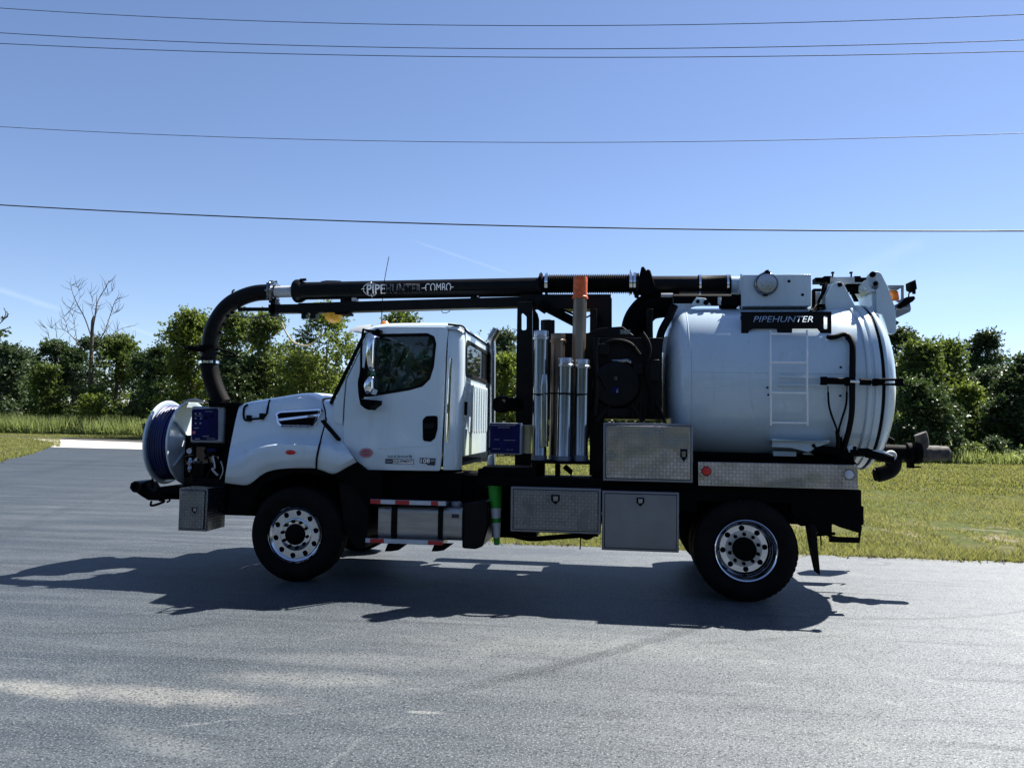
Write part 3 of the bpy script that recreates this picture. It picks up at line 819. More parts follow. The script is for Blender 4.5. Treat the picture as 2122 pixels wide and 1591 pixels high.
# ---- cab
zr = P(900, 800, .25).z
SH = lambda x, z: .055 * (z - zr)
yc = .25
XR = P(962, 800, .40).x                                   # rear wall plane
def mir(o_loops): return o_loops
door_px = [(757,973),(914,975),(916.5,940),(924,715),(928,676),(800,675),(776,677),(760,690),(749,719),(718,787),(714.5,847),(713,913),(720,928.5)]
win_px = [(772,700),(790,692),(884,690.5),(898,697),(902,712),(897.6,760),(890,785),(875,800),(847,808),(792,817),(765,821),(751,821),(752,790),(758,740)]
win = fillet([xz(p[0], p[1], yc) for p in win_px], .03)
lp = fillet([xz(p[0], p[1], yc) for p in door_px], [.02,.03,0,0,.06,0,.02,.03,0,.1,0,.05,.05])
d = MB(); d.plate([lp, win], yc, yc + .05, .006, fy=SH); door = part(d, 'cab_door', 'white')
wl2 = inset(win, -.006)
d = MB(); d.plate([wl2, inset(win, .026)], yc - .006, yc + .035, .004, fy=SH); part(d, 'window_seal', 'rubber', door)
d = MB(); d.plate([inset(win, .02)], yc + .020, yc + .026, fy=SH); part(d, 'door_window', 'glass', door)
d = MB(); hd = fillet([xz(p[0], p[1], yc) for p in [(877,870),(884,862),(908,861),(908,888),(903,908),(894,915),(878,913)]], .035)
d.plate([hd], yc - .012, yc + .03, .006, fy=SH)
hnd = part(d, 'door_handle', 'dull', door)
d = MB(); hh = fillet([xz(p[0], p[1], yc) for p in [(882,878),(902,876),(900,888),(882,889)]], .01); d.plate([hh], yc - .028, yc - .008, .004, fy=SH); part(d, 'handle_grip', 'black', hnd)
# body crease along the lower door
cr = MB(); cr.tube([p + Vector((0, SH(p.x, p.z) + .006, 0)) for p in pp([(780,929),(830,926),(880,924),(905,918),(912,905)], yc, 5)], [.004]+[.012]*18+[.010, .004], 8)
part(cr, 'door_crease', 'white', door)
# decals
def decal_plate(pxs, mat, name, parent=None, lift=.004, rad=0, y=None):
    yy = (yc if y is None else y)
    dd = MB(); lp2 = [xz(p[0], p[1], yy) for p in pxs]
    if rad: lp2 = fillet(lp2, rad)
    dd.plate([lp2], yy - lift, yy + .001, fy=SH if y is None else None); return part(dd, name, mat, parent or door)
sticker = decal_plate([(761.5 + 14*cos(2*pi*k/24), 938 + 10*sin(2*pi*k/24)) for k in range(24)], 'decal_red', 'round_decal')
shm = lambda p: Vector((p.x, p.y + SH(p.x, p.z), p.z))
decal_plate([(761.5 + 12*cos(2*pi*k/24), 938 + 8.3*sin(2*pi*k/24)) for k in range(24)], 'reflect', 'decal_ring', sticker, .005)
decal_plate([(761.5 + 11*cos(2*pi*k/24), 938 + 7.4*sin(2*pi*k/24)) for k in range(24)], 'decal_red', 'decal_center', sticker, .006)
print_bar((753, 936.5, 770, 939.5), yc - .005, 'decal_grey', sticker, map3=shm)
lettering('Sold & Serviced By', (805, 942, 857, 950), yc, 'decal_black', door, map3=shm, shear=.35)
plq = decal_plate([(801,950),(860,951),(860,961),(801,960)], 'decal_black', 'dealer_decal')
decal_plate([(817,951.5),(859,952),(859,960),(817,959.3)], 'decal_white', 'decal_field', plq, .005)
lettering('EQUIPMENT', (818, 952.5, 858, 959), yc - .005, 'decal_black', plq, map3=shm, bold=.012)
print_bar((803, 953.5, 815, 957), yc - .004, 'decal_grey', plq, map3=shm)
bdg = decal_plate([(872,948),(905,949),(904,959),(903,964),(888,963),(886,960),(872,959)], 'decal_black', 'model_badge')
lettering('108', (874, 949.5, 893, 958.5), yc - .004, 'decal_white', bdg, map3=shm, bold=.02)
print_bar((895, 951, 903, 956), yc - .004, 'decal_grey', bdg, map3=shm)

# front pillar piece
pl = MB(); pl.pplate([(694,874),(692,834),(752,708),(757,690),(758.5,693),(746,720),(715.5,787),(711.5,847),(710.5,880)], yc + .004, yc + .05, .004, fy=SH)
cab = part(pl, 'cab_body', 'white')
# windscreen edge rubber and glass
wsr = MB()
wa, wb = P(686, 834, .30), P(757, 686, .34)
for (ya, yb) in ((.30, .36), (2.20, 2.14)):
    wsr.tube([(wa.x, ya, wa.z), (wb.x, yb, wb.z)], .022, 8)
wsr.tube([(wa.x, .3, wa.z), (wa.x, 2.2, wa.z)], .02, 8); wsr.tube([(wb.x, .36, wb.z), (wb.x, 2.14, wb.z)], .02, 8)
part(wsr, 'windscreen_seal', 'rubber', cab)
g = MB(); g.add([(wa.x, .3, wa.z), (wb.x, .36, wb.z), (wb.x, 2.14, wb.z), (wa.x, 2.2, wa.z)], [(0, 1, 2, 3)]); part(g, 'windscreen', 'glass', cab, smooth=0)
# far side of the cab
fl = MB()
full = [(757,973),(914,975),(935,975),(935,676),(800,675),(776,677),(760,690),(752,708),(692,834),(694,874),(713,913),(720,928.5)]
fl.plate([[xz(p[0], p[1], yc) for p in full], win], 2.20, 2.25, 0, fy=lambda x, z: -SH(x, z)); part(fl, 'far_side_panel', 'white', cab)
g = MB(); g.plate([win], 2.22, 2.224, fy=lambda x, z: -SH(x, z)); part(g, 'far_window', 'glass', cab)
# rear corner + rear wall
def corner_rows():
    rows = []
    for (py, ins_) in ((973,0),(945,0),(860,0),(760,0),(705,.004),(688,.015),(677,.045),(671,.10)):
        z = P(935, py, yc).z; dy = SH(0, z)
        xa = P(920 + (975-py)*0.0265, py, yc).x
        r = .15; pts = [(xa, yc + dy + ins_, z), ((xa + XR - r) / 2, yc + dy + ins_, z)]
        for k in range(9):
            t = -pi/2 + (pi/2) * k / 8
            pts.append((XR - r + cos(t)*(r - ins_), yc + dy + r + sin(t)*(r - ins_), z))
        rows.append(pts)
    return rows
cm = MB(); rws = corner_rows(); cm.grid(rws)
rws2 = [[(p[0], 2.5 - p[1], p[2]) for p in r] for r in rws]; cm.grid(rws2)
part(cm, 'cab_corner', 'white', cab, smooth=60, split=True)
# rear wall with window
zb, zt = P(958, 944, .4).z, PX(963, 686, XR).z
rw = [(.40, zb), (2.10, zb), (2.06, zt), (.44, zt)]
wpx = [(964,706),(969,708),(1012,737),(1013.5,789),(1009,794.6),(965.5,775),(962.7,770)]
wl = [(PX(p[0], p[1], XR).y, PX(p[0], p[1], XR).z) for p in wpx]
ylo, yhi = .48, min(2.02, max(w_[0] for w_ in wl)); zhi, zlo = PX(964,707,XR).z, PX(965,775,XR).z
wrect = fillet([(ylo, zlo), (yhi, zlo), (yhi, zhi), (ylo, zhi)], .08)
b_ = MB(); b_.plate([rw, wrect], XR, XR - .04, 0, axis='x'); rwall = part(b_, 'cab_rear_wall', 'white', cab)
b_ = MB(); b_.plate([inset(wrect, -.03), inset(wrect, .015)], XR + .012, XR - .01, .003, axis='x'); part(b_, 'rear_window_seal', 'rubber', cab)
b_ = MB(); b_.plate([wrect], XR + .004, XR - .003, axis='x'); part(b_, 'rear_window', 'glass_rear', cab)
ribz0, ribz1 = PX(985, 897, XR).z, zlo - .09
for k in range(8):
    y = .62 + k * .175
    b_ = MB(); b_.plate([fillet([(y, ribz0), (y+.12, ribz0), (y+.12, ribz1), (y, ribz1)], .05)], XR + .022, XR - .001, .008, axis='x'); part(b_, 'panel_rib', 'white', cab)
b_ = MB(); b_.box((XR + .001, .40, zb + .0), (XR + .016, 2.1, zb + .30)); part(b_, 'lower_rear_panel', 'white', cab)
# roof
zs = lambda py: P(900, py, yc).z
rows = []
for (y, dzp) in ((.285, 684), (.30, 676), (.36, 669), (.50, 667.0), (.85, 666), (1.25, 665.5)):
    row = []
    for (px, dz) in ((760, -.055), (772, -.022), (800, -.002), (850, .0), (900, .0), (928, 0), (945, -.01), (956, -.05), (960, -.10)):
        x = P(px, 670, .3).x
        z = P(900, dzp, .4).z + (dz if dzp < 680 else dz * .4)
        row.append(Vector((x, y, z)))
    rows.append(row)
rows += [[Vector((p.x, 2.5 - p.y, p.z)) for p in r] for r in rows[-2::-1]]
rf = MB(); rf.grid(rows); part(rf, 'cab_roof', 'white', cab, smooth=70, subsurf=1)
rs = MB(); ztp = P(930, 672, .27).z
rs.tube(smooth_path([P(928,672,.29), P(947,674,.31), Vector((XR - .02, .36, zt + .05)), Vector((XR + .004, .52, zt + .012)), Vector((XR + .006, 1.25, zt + .012)), Vector((XR + .004, 1.98, zt + .012))], 5), .012, 6)
part(rs, 'roof_seam', 'rubber', cab)
# sun visor
vs_ = MB()
vp = [[P(724,686,.35), P(738,676,.36), P(770,672,.38)], [P(722,690,.32), P(736,686,.31), P(762,690,.30)]]
mid = [[Vector((p.x - .06, 1.25, p.z + .06)) for p in vp[0]]]
vs_.grid([vp[1], vp[0]] + mid + [[Vector((p.x, 2.5 - p.y, p.z)) for p in vp[0]], [Vector((p.x, 2.5 - p.y, p.z)) for p in vp[1]]])
part(vs_, 'sun_visor', 'lightgrey', cab, smooth=60)
for y in (.75, 1.25, 1.75):
    l_ = MB(); c0 = P(800, 662, .8); l_.lathe((c0.x, y, P(800, 668, .5).z + .0), (0,0,1), [(0,.055),(.02,.055),(.045,.035),(.05,0)], 16); part(l_, 'roof_marker_lamp', 'amber', cab)
an = MB(); an.tube(pp([(791,668,.30),(792,630,.30),(797,580,.30),(806,532,.30)], .3, 5), [.006]*6+[.004]*10, 5); part(an, 'antenna', 'dull', cab)
# interior
it = MB()
it.box((P(700, 900, .35).x, .34, P(800, 965, .3).z), (XR - .06, 2.16, P(800, 958, .3).z))     # floor
it.box((P(714, 900, .35).x, .34, P(800, 965, .3).z), (P(718, 900, .35).x, 2.16, P(800, 838, .3).z))
it.box((XR - .055, .44, zb), (XR - .045, 2.06, zlo - .02))
it.box((P(770, 800, .34).x, .36, zs(684)), (XR - .1, 2.14, zs(680)))                         # headliner
part(it, 'cab_lining', 'interior', cab)
ds = MB(); ds.plate([[(P(700,830,.4).x, zs(905)), (P(775,860,.4).x, zs(900)), (P(770,860,.4).x, zs(838)), (P(745,820,.4).x, zs(822)), (P(705,830,.4).x, zs(830))]], .36, 2.14); part(ds, 'dashboard', 'interior', cab)
sw = MB(); cen = Vector((P(800, 830, .75).x, .75, zs(826))); axd = Vector((.55, 0, .83)).normalized()
ring = []
a1 = axd.orthogonal().normalized(); a2 = axd.cross(a1)
sw.tube([cen + (a1*cos(2*pi*k/28) + a2*sin(2*pi*k/28))*.22 for k in range(29)], .016, 6); sw.tube([cen - a1*.22, cen + a1*.22], .014, 6); sw.tube([cen, cen - axd*.35], .03, 6)
part(sw, 'steering_wheel', 'interior', cab)
for y in (.48, 1.55):
    sx = P(872, 850, .6).x
    s_ = MB(); s_.box((sx - .42, y, zs(905)), (sx + .06, y + .5, zs(880))); s_.plate([fillet([(sx - .02, zs(884)), (sx + .14, zs(884)), (sx + .24, zs(745)), (sx + .14, zs(742))], .05)], y + .02, y + .48)
    s_.box((sx+.13, y+.12, zs(742)), (sx+.22, y+.38, zs(712)))
    part(s_, 'cab_seat', 'seat', cab, bevel=.03)
# mirrors
my = -.02
ma = MB(); ma.tube(pp([(753,682,my),(749,715,my),(748,770,my),(744,790,my),(745,815,my),(748,832,my)], my, 4), .014, 8)
ma.tube([P(753,682,my), P(772,690,.27)], .011, 8); ma.tube([P(753,683,my), P(776,686,my+.02)], .010, 8)
ma.pplate([(745,826),(777,829),(776,838),(768,843),(762,849),(755,846),(746,838)], my - .01, .26, .006)
ma.pplate([(744,775),(748,760),(752,762),(752,826),(745,826),(742,800)], my - .02, my + .02, .006)
ma.pplate([(769,688),(783,680),(789,684),(788,692),(775,701)], .20, .28, .008)
mirror = part(ma, 'door_mirror', 'dull')
def shellbox(mb, pxs, y0, y1, yb):
    lp2 = fillet([xz(p[0], p[1], y0) for p in pxs], .025)
    n = len(lp2); cx = sum(p[0] for p in lp2)/n; cz = sum(p[1] for p in lp2)/n
    rings = []
    for (k, y) in ((.0, y0), (.45, y0 + .004), (.75, y0 + .018), (.93, y0 + .045), (1.0, y0 + .085), (1.0, y1)):
        rings.append([(cx + (p[0]-cx)*k, y, cz + (p[1]-cz)*k) for p in lp2] )
    for r in rings: r.append(r[0])
    return mb.grid(rings)
m_ = MB(); shellbox(m_, [(757,704),(765,690),(776,694),(775,720),(773,770),(760,766),(755,735)], -.14, .06, 0); part(m_, 'mirror_head', 'chrome', mirror, smooth=60)
m_ = MB(); shellbox(m_, [(752,790),(762,778),(773,779),(773,806),(768,818),(754,816),(750,803)], -.13, .05, 0); part(m_, 'spot_mirror', 'chrome', mirror, smooth=60)
# grab handle
gh = MB(); gy = .16
gh.tube(pp([(934,742,gy),(933,760,gy),(930,830,gy),(927,915,gy)], gy, 4), .016, 10); gh.tube([P(934,743,gy), P(933,741,.27)], .014, 8); gh.tube([P(927,914,gy), P(927,917,.25)], .018, 8)
part(gh, 'grab_handle', 'chrome')
# small black vent at cab corner
bv = MB(); bv.box((XR+.001, .42, PX(960,860,XR).z), (XR + .03, .47, PX(960,832,XR).z)); part(bv, 'corner_vent', 'dull')
# exhaust stack on far side
ey = 2.05
ex = MB(); ex.tube([P(1018,975,ey), P(1019,760,ey), P(1019.5,728,ey)], .055, 14); ex.tube(pp([(1019,735,ey),(1018,712,ey),(1020,700,ey),(1026,690,ey),(1030,682,ey)], ey, 4), .062, 14)
part(ex, 'exhaust_stack', 'alu')

# ---- under the cab: steps, fuel tank
uc = MB()
uc.pbox(745, 978, 955, 1030, .35, 1.0); uc.pbox(940, 985, 1005, 1040, .45, 1.4)
part(uc, 'underbody', 'dull', split=True)
def step(px0, px1, py0, py1, y0, y1, segs, topmat):
    s_ = MB(); s_.pbox(px0, py0, px1, py1, y0, y1); st_ = part(s_, 'cab_step', topmat, bevel=.004)
    zc = (py0 + py1)/2
    z0, z1 = P((px0+px1)/2, py1, y0).z + .004, P((px0+px1)/2, py0, y0).z - .004
    for (a_, b_, mt) in segs:
        t_ = MB(); t_.box((P(a_, zc, y0).x, y0 - .004, z0), (P(b_, zc, y0).x, y0 + .002, z1)); part(t_, 'reflective_tape', mt, st_)
    return st_
step(767, 924, 1036, 1046, .02, .30, [(767.5,789,'red_tape'),(789,819,'reflect'),(819,848.5,'red_tape'),(848.5,893,'reflect'),(893,908,'red_tape'),(908,923.5,'reflect')], 'plate')
step(757, 918, 1117, 1127, -.03, .22, [(757.5,767,'reflect'),(767,796,'red_tape'),(796,887,'reflect'),(887,917.5,'red_tape')], 'plate')
ft = MB(); x0, x1 = P(783,1080,.1).x, P(957,1080,.1).x
zt0, zb0 = P(860,1050,.1).z, P(860,1118,.1).z
tl = fillet([(.10, zb0), (.10, zt0), (.62, zt0), (.62, zb0)], .07, 6)
ft.plate([tl], x0, x1, .006, axis='x'); ftank = part(ft, 'fuel_tank', 'tank_alu')
for (a_, b_) in ((811,823),(908,918)):
    s_ = MB(); s_.plate([inset(tl, -.014), inset(tl, .002)], P(a_,1080,.1).x, P(b_,1080,.1).x, 0, axis='x'); part(s_, 'tank_strap', 'rubber', ftank)
    s_ = MB(); s_.pplate([(a_-8,1127),(b_+20,1127),(b_+2,1140),(a_-2,1142),(a_-14,1142)], .0, .08); part(s_, 'step_bracket', 'dull', ftank)
cp_ = MB(); c0 = P(946,1046,.26); cp_.lathe(c0, (0,0,1), [(-.05,.05),(.0,.05),(.0,.06),(.03,.06),(.04,.045),(.04,0)], 20); part(cp_, 'filler_cap', 'grey', ftank)
lb_ = MB(); lb_.pbox(936,1065,951,1073,.096,.104); part(lb_, 'tank_label', 'decal_black', ftank)
sb = MB(); sb.pplate([(958,1042),(1012,1038),(1012,1090),(1000,1132),(985,1138),(957,1136)], .16, .75, .02, rad=.03); part(sb, 'battery_box', 'black')

# ---- deck and body
dk = MB()
dk.pbox(990, 988, 1250, 1009, .06, .26); dk.pbox(1000, 988, 1240, 1006, 2.2, 2.44); dk.pbox(1225, 985, 1252, 1009, .26, 2.2); dk.pbox(1060, 985, 1085, 1009, .26, 2.2)
dk.pbox(1000, 968, 1110, 990, .10, .6)
dk.pbox(1240, 985, 1450, 1017, .10, 2.40)
dk.pbox(1440, 965, 1776, 1014, .05, 2.45)
part(dk, 'deck_frame', 'dull', bevel=.005, split=True)
sk = MB()
sk.pplate([(1640,1015),(1779,1015),(1783,1045),(1790,1050),(1790,1086),(1784,1090),(1783,1105),(1740,1092),(1725,1085),(1720,1105),(1700,1108),(1690,1090),(1660,1090),(1640,1060)], .12, .30, .004)
sk.pplate([(1720,1015),(1779,1015),(1786,1050),(1786,1100),(1720,1085)], 2.2, 2.38, .004)
sk.pbox(1755, 1015, 1785, 1080, .3, 2.2)
for y in (.14, 1.0, 1.5, 2.3):
    sk.tube([P(1722,1113,y), P(1780,1121,y), P(1783,1090,y)], .018, 6)
sk.pbox(1720, 1113, 1781, 1124, .10, .14)
sk.tube([P(1690,1083,.13), P(1720,1112,.13)], .012, 6); sk.tube([P(1722,1083,.13), P(1722,1110,.13)], .01, 6); sk.tube([P(1690,1108,.13), P(1730,1105,.13)], .016, 6)
sk.tube([P(1700,1105,.13), P(1702,1130,.13)], .008, 6)
part(sk, 'rear_bumper_frame', 'dull')
mf = MB(); mf.pplate([(1677,1085),(1689,1087),(1693,1110),(1700,1191),(1697,1190),(1686,1140)], .04, .24, .002); part(mf, 'mud_flap', 'rubber')
mf = MB(); mf.pplate([(1677,1085),(1689,1087),(1693,1110),(1700,1191),(1697,1190),(1686,1140)], .04, .24, .002)
mf.v = [(p[0], p[1] + 2.2, p[2]) for p in mf.v]; part(mf, 'mud_flap', 'rubber')
# bed rail
rl = MB(); rl.pbox(1447, 960, 1778, 1010, -.005, .045); rail = part(rl, 'bed_rail', 'plate', bevel=.003)
l_ = MB(); l_.lathe(P(1464, 976, -.005), (0,1,0), [(.01,.050),(-.006,.050),(-.006,.043)], 24); bz = part(l_, 'lamp_bezel', 'rubber', rail)
l_ = MB(); l_.lathe(P(1464, 976, -.008), (0,1,0), [(.01,.044),(-.006,.043),(-.014,.03),(-.017,0)], 24); part(l_, 'marker_lamp', 'red', bz)
l_ = MB(); l_.lathe(P(1760, 983, -.005), (0,1,0), [(.01,.060),(-.006,.060),(-.006,.05),(-.002,.046)], 24); bz = part(l_, 'lamp_bezel', 'alu_dull', rail)
l_ = MB(); l_.lathe(P(1760, 983, -.004), (0,1,0), [(.01,.046),(-.004,.044),(-.010,.03),(-.012,0)], 24); part(l_, 'work_lamp', 'reflect', bz)

# ---- toolboxes
def latch(parent, px, py, w, h_, y0):
    l_ = MB(); lo2 = fillet([xz(p[0], p[1], y0) for p in [(px-w,py-h_),(px+w,py-h_),(px+w,py+h_*.4),(px,py+h_*1.5),(px-w,py+h_*.4)]], .012)
    l_.plate([lo2, inset(lo2, .009)], y0 - .008, y0 + .001, .002); q_ = part(l_, 'paddle_latch', 'smooth_plate', parent)
    l_ = MB(); l_.plate([inset(lo2, .008)], y0 - .003, y0 + .001); part(l_, 'latch_recess', 'dull', q_)
    l_ = MB(); l_.pplate([(px-w*.5,py-h_*.5),(px+w*.5,py-h_*.5),(px+w*.4,py+h_*.5),(px-w*.4,py+h_*.5)], y0 - .009, y0 - .002, .002); part(l_, 'latch_handle', 'alu_dull', q_)
def toolbox(px0, py0, px1, py1, y0, depth, framemat, doormat, m, name='toolbox'):
    b2 = MB(); b2.pbox(px0, py0, px1, py1, y0, y0 + depth); bx = part(b2, name, framemat, bevel=.006)
    cy, cx = (py0+py1)/2, (px0+px1)/2
    xa, xb = P(px0+m, cy, y0).x, P(px1-m, cy, y0).x; za, zb2 = P(cx, py1-m, y0).z, P(cx, py0+m, y0).z
    d2 = MB(); d2.box((xa-.006, y0-.004, za-.006), (xb+.006, y0+.002, zb2+.006)); part(d2, 'door_seal', 'rubber', bx)
    d2 = MB(); d2.box((xa, y0-.016, za), (xb, y0, zb2)); dd = part(d2, 'toolbox_door', doormat, bx, bevel=.004)
    return bx, dd
bx, dd = toolbox(1058, 1010, 1245, 1104, .0, .6, 'smooth_plate', 'plate_dark', 6); latch(dd, 1151, 1033, 11, 10, -.016)
bx, dd = toolbox(1247.5, 1018, 1407, 1142, -.01, .6, 'smooth_plate', 'smooth_plate', 6); latch(dd, 1327, 1038, 10, 9, -.026)
bx, dd = toolbox(1250, 876.5, 1436, 998, .0, .62, 'smooth_plate', 'plate', 6); latch(dd, 1417, 941, 9, 12, -.016)
bx, dd = toolbox(370.5, 1011, 429, 1100, .02, .42, 'plate_dark', 'plate_dark', 5, 'front_toolbox'); latch(dd, 403, 1056, 7, 7, .004)
bp = MB()
bp.box((P(378,1030,.46).x, .46, .82), (P(470,1030,.9).x + .1, 2.04, 1.02))
bp.pbox(462, 1000, 540, 1068, .46, 2.0)
bp.tube([P(325,1010,.95), P(372,1011,.95)], .014, 6)
part(bp, 'front_bumper', 'dull', bevel=.006, split=True)
bx, dd = toolbox(0, 0, 1, 1, 0, .1, 'plate_dark', 'plate_dark', 0.1, 'front_toolbox') if False else (None, None)
fb = MB(); xa, xb = WL[[o.name for o in T.children if o.name.startswith('front_toolbox')][0]].x - .16, 0
fb.box((xa, 2.06, .60), (xa + .32, 2.48, 1.08)); part(fb, 'front_toolbox', 'plate_dark', bevel=.006)
# front pintle hitch
hk = MB(); y = 1.1
hk.pplate([(270,1000),(284,998),(300,1001),(306,1012),(318,1020),(338,1020),(356,1018),(357,1033),(338,1036),(322,1037),(305,1036),(290,1027),(278,1018),(267,1012)], y, y + .28, .015, rad=.02)
hk.tube(pp([(314,1038,y+.1),(313,1047,y+.1),(328,1044,y+.1),(341,1038,y+.1),(330,1036,y+.1)], y, 4), .016, 6)
hk.tube([P(316,972,y), P(316,1012,y)], .014, 6)
hk.pbox(320, 1016, 372, 1034, y + .02, y + .26)
pth = part(hk, 'pintle_hitch', 'dull', bevel=.004)
hk = MB(); hk.lathe(P(284,1008,1.1), (0,1,0), [(-.03,.05),(-.03,.075),(.30,.075),(.30,.05)], 16); part(hk, 'winch_drum', 'black', pth)
hk = MB(); hk.tube([P(300,1000,1.08), P(312,996,1.08), P(316,1003,1.08)], .014, 6); part(hk, 'winch_lever', 'dull', pth)
hk = MB(); hk.tube(pp([(330,1022,1.08),(345,1029,1.06),(352,1036,1.06),(346,1040,1.06)], 1, 4), .012, 6); part(hk, 'safety_chain', 'dull', pth)

# ---- hose reel at the front
ry, RR = 1.25, .545
rc1 = P(396, 917, ry); rc0 = Vector((rc1.x - .34, ry, rc1.z))
def flange(x, t_):
    f_ = MB(); f_.lathe((x, ry, rc1.z), (1,0,0), [(0,.12),(0,RR-.02),(.004*t_,RR-.004),(.016,RR),(.028,RR-.006),(.03,RR-.03),(.02,RR-.05),(.02,.12),(0,.12)], 64); return f_
rl = part(flange(rc0.x, 1), 'hose_reel', 'white', smooth=40)
part(flange(rc1.x - .03, 1), 'reel_flange', 'white', rl, smooth=40)
hs = MB(); NT = 9
for k in range(NT):
    xx = rc0.x + .045 + k * (.34 - .09) / (NT - 1)
    rad = RR - .075 - (0.02 if k in (6, 7) else 0) - .004 * (k % 2)
    hs.lathe((xx, ry, rc1.z), (1,0,0), [(.0165*cos(t_), rad + .0165*sin(t_)) for t_ in [2*pi*j/8 for j in range(9)]], 56)
hs.lathe((rc0.x, ry, rc1.z), (1,0,0), [(.03,RR-.10),(.31,RR-.10)], 40)
part(hs, 'blue_hose', 'blue_hose', rl, smooth=60)
hb = MB(); hb.lathe((rc1.x, ry, rc1.z), (1,0,0), [(-.02,.14),(.05,.14),(.06,.08),(.15,.07),(.15,0)], 24)
for k in range(5):
    t_ = 2*pi*k/5; hb.tube([(rc1.x + .004, ry + cos(t_)*.1, rc1.z + sin(t_)*.1), (rc1.x + .002, ry + cos(t_)*(RR-.06), rc1.z + sin(t_)*(RR-.06))], .014, 6)
part(hb, 'reel_hub', 'white', rl)
rs_ = MB(); rs_.box((rc1.x + .06, ry - .25, .95), (rc1.x + .22, ry + .25, rc1.z + .1)); rs_.box((rc0.x + .10, ry - .35, .86), (rc1.x + .5, ry + .35, .925))
part(rs_, 'reel_stand', 'dull', bevel=.006)
tp = MB(); tp.pbox(378, 829, 420, 833, .95, 1.35); tp.tube(pp([(385,832,1.0),(402,829,1.0),(424,833,1.0)], 1, 4), .02, 6); part(tp, 'reel_guide', 'alu', rl)
# control panel
cb = MB(); cb.pbox(395, 842, 463, 917, .42, .62); cbx = part(cb, 'control_box', 'grey', bevel=.02)
cp_ = MB(); o1 = fillet([xz(p[0], p[1], .42) for p in [(398,848),(452,846),(452,912),(398,912)]], .03); cp_.plate([o1], .412, .422, .002); cpn = part(cp_, 'control_panel', 'navy', cbx)
rg = random.Random(5)
for i, (px, py) in enumerate([(406,857),(415,857),(406,867),(417,867),(427,865),(406,877),(416,877),(440,862)]):
    k_ = MB(); k_.lathe(P(px, py, .412), (0,-1,0), [(0,.012),(.012,.011),(.02,.006),(.02,0)], 10); part(k_, 'knob', 'dull' if i in (4,7) else 'grey', cpn)
for (a_, b_, c_, d_) in ((402,886,412,887.5),(420,903,433,904.5),(404,908,414,910),(428,908,446,909),(425,852,440,853),(404,861,420,862)):
    k_ = MB(); k_.pbox(a_, b_, c_, d_, .4105, .4122); part(k_, 'panel_marking', 'decal_grey', cpn)
k_ = MB(); k_.pbox(399, 893, 405, 899, .4105, .4122); part(k_, 'panel_marking', 'decal_red', cpn)
pk = MB(); pk.pbox(432, 834, 494, 843, .40, 1.1); pk.pbox(466, 838, 492, 880, .5, .9); pk.pbox(440, 917, 478, 1000, .7, 1.6); pk.pbox(392, 918, 470, 926, .45, .8)
part(pk, 'pump_housing', 'dull', bevel=.006, split=True)
# hoses, gauges and valves under the panel
vl = MB()
for k in range(16):
    a_ = rg.uniform(396, 468); b_ = rg.uniform(925, 990); yy = rg.uniform(.45, .8)
    vl.tube(pp([(a_, b_, yy), (a_ + rg.uniform(-18, 18), b_ + rg.uniform(-14, 14), yy + rg.uniform(-.1,.1)), (a_ + rg.uniform(-30, 30), min(1000, b_ + rg.uniform(5, 40)), yy)], yy, 4), rg.uniform(.010, .022), 7)
vl.tube(pp([(430,990,.5),(448,955,.45),(460,965,.45),(458,990,.5)], .5, 5), .022, 8); vl.tube(pp([(425,950,.5),(440,940,.48),(470,960,.5),(466,1000,.5)], .5, 5), .018, 8)
vl.pbox(398, 960, 422, 1000, .55, .8); vl.pbox(425, 925, 450, 945, .5, .7); vl.pbox(380, 992, 470, 1004, .4, 1.2)
part(vl, 'pump_hose', 'rubber', split=True)
for (px, py, r_) in ((392.5,934,.036),(406,952,.022)):
    gg = MB(); gg.lathe(P(px, py, .44), (0,-1,0), [(-.04,r_),(0,r_),(.006,r_*.9),(.004,r_*.82)], 20); gb = part(gg, 'pressure_gauge', 'chrome')
    gg = MB(); gg.lathe(P(px, py, .44), (0,-1,0), [(0,r_*.85),(.003,r_*.84),(.003,0)], 20); part(gg, 'gauge_face', 'lightgrey', gb)
vv_ = MB(); vv_.lathe(P(395,962,.46), (0,0,1), [(-.09,.02),(-.05,.035),(-.02,.025),(.02,.04),(.05,.025),(.08,.02)], 14); vv_.lathe(P(448,950,.5), (0,-1,0), [(0,.05),(.03,.05),(.03,.03),(.05,.02),(.05,0)], 14); part(vv_, 'valve', 'alu_dull', split=True)
hs2 = MB(); hs2.tube(pp([(442,946,.44),(446,968,.42),(440,972,.42),(452,985,.42)], .4, 6), .014, 7); hs2.tube(pp([(458,955,.44),(463,975,.42),(455,995,.42)], .4, 6), .012, 7); part(hs2, 'braided_hose', 'alu', split=True)
nv = MB(); nv.pbox(429, 929, 447, 936, .40, .5); part(nv, 'nameplate', 'navy')

# ---- suction boom
by = 1.25
el = MB(); el.tube(pp([(461,836),(449,812),(438,780),(433,750),(433,740)], by, 6), .112, 24); part(el, 'suction_hose', 'rubber', smooth=60)
bd = MB()
epth = pp([(433,742),(435,712),(441,684),(455,655),(475,632),(500,617),(528,608),(556,605.5),(566,605)], by, 6)
bd.tube(epth, .105, 28); boom = part(bd, 'boom_elbow', 'black', smooth=60)
cl = MB(); cl.lathe(P(433,751,by), (-.03,0,1), [(-.018,.118),(-.016,.128),(.016,.128),(.018,.118)], 28); cl.tube([P(415,750,by), P(411,752,by)], .016, 6); part(cl, 'hose_clamp', 'chrome', boom)
jr = MB(); jr.tube(pp([(433,722,by-.1),(410,722,by-.12),(385,718,by-.15),(395,724,by-.15),(425,727,by-.1)], by, 4), .022, 8); jr.tube(pp([(441,722,by),(462,726,by),(480,731,by),(488,737,by),(470,738,by),(445,730,by)], by, 4), .014, 8)
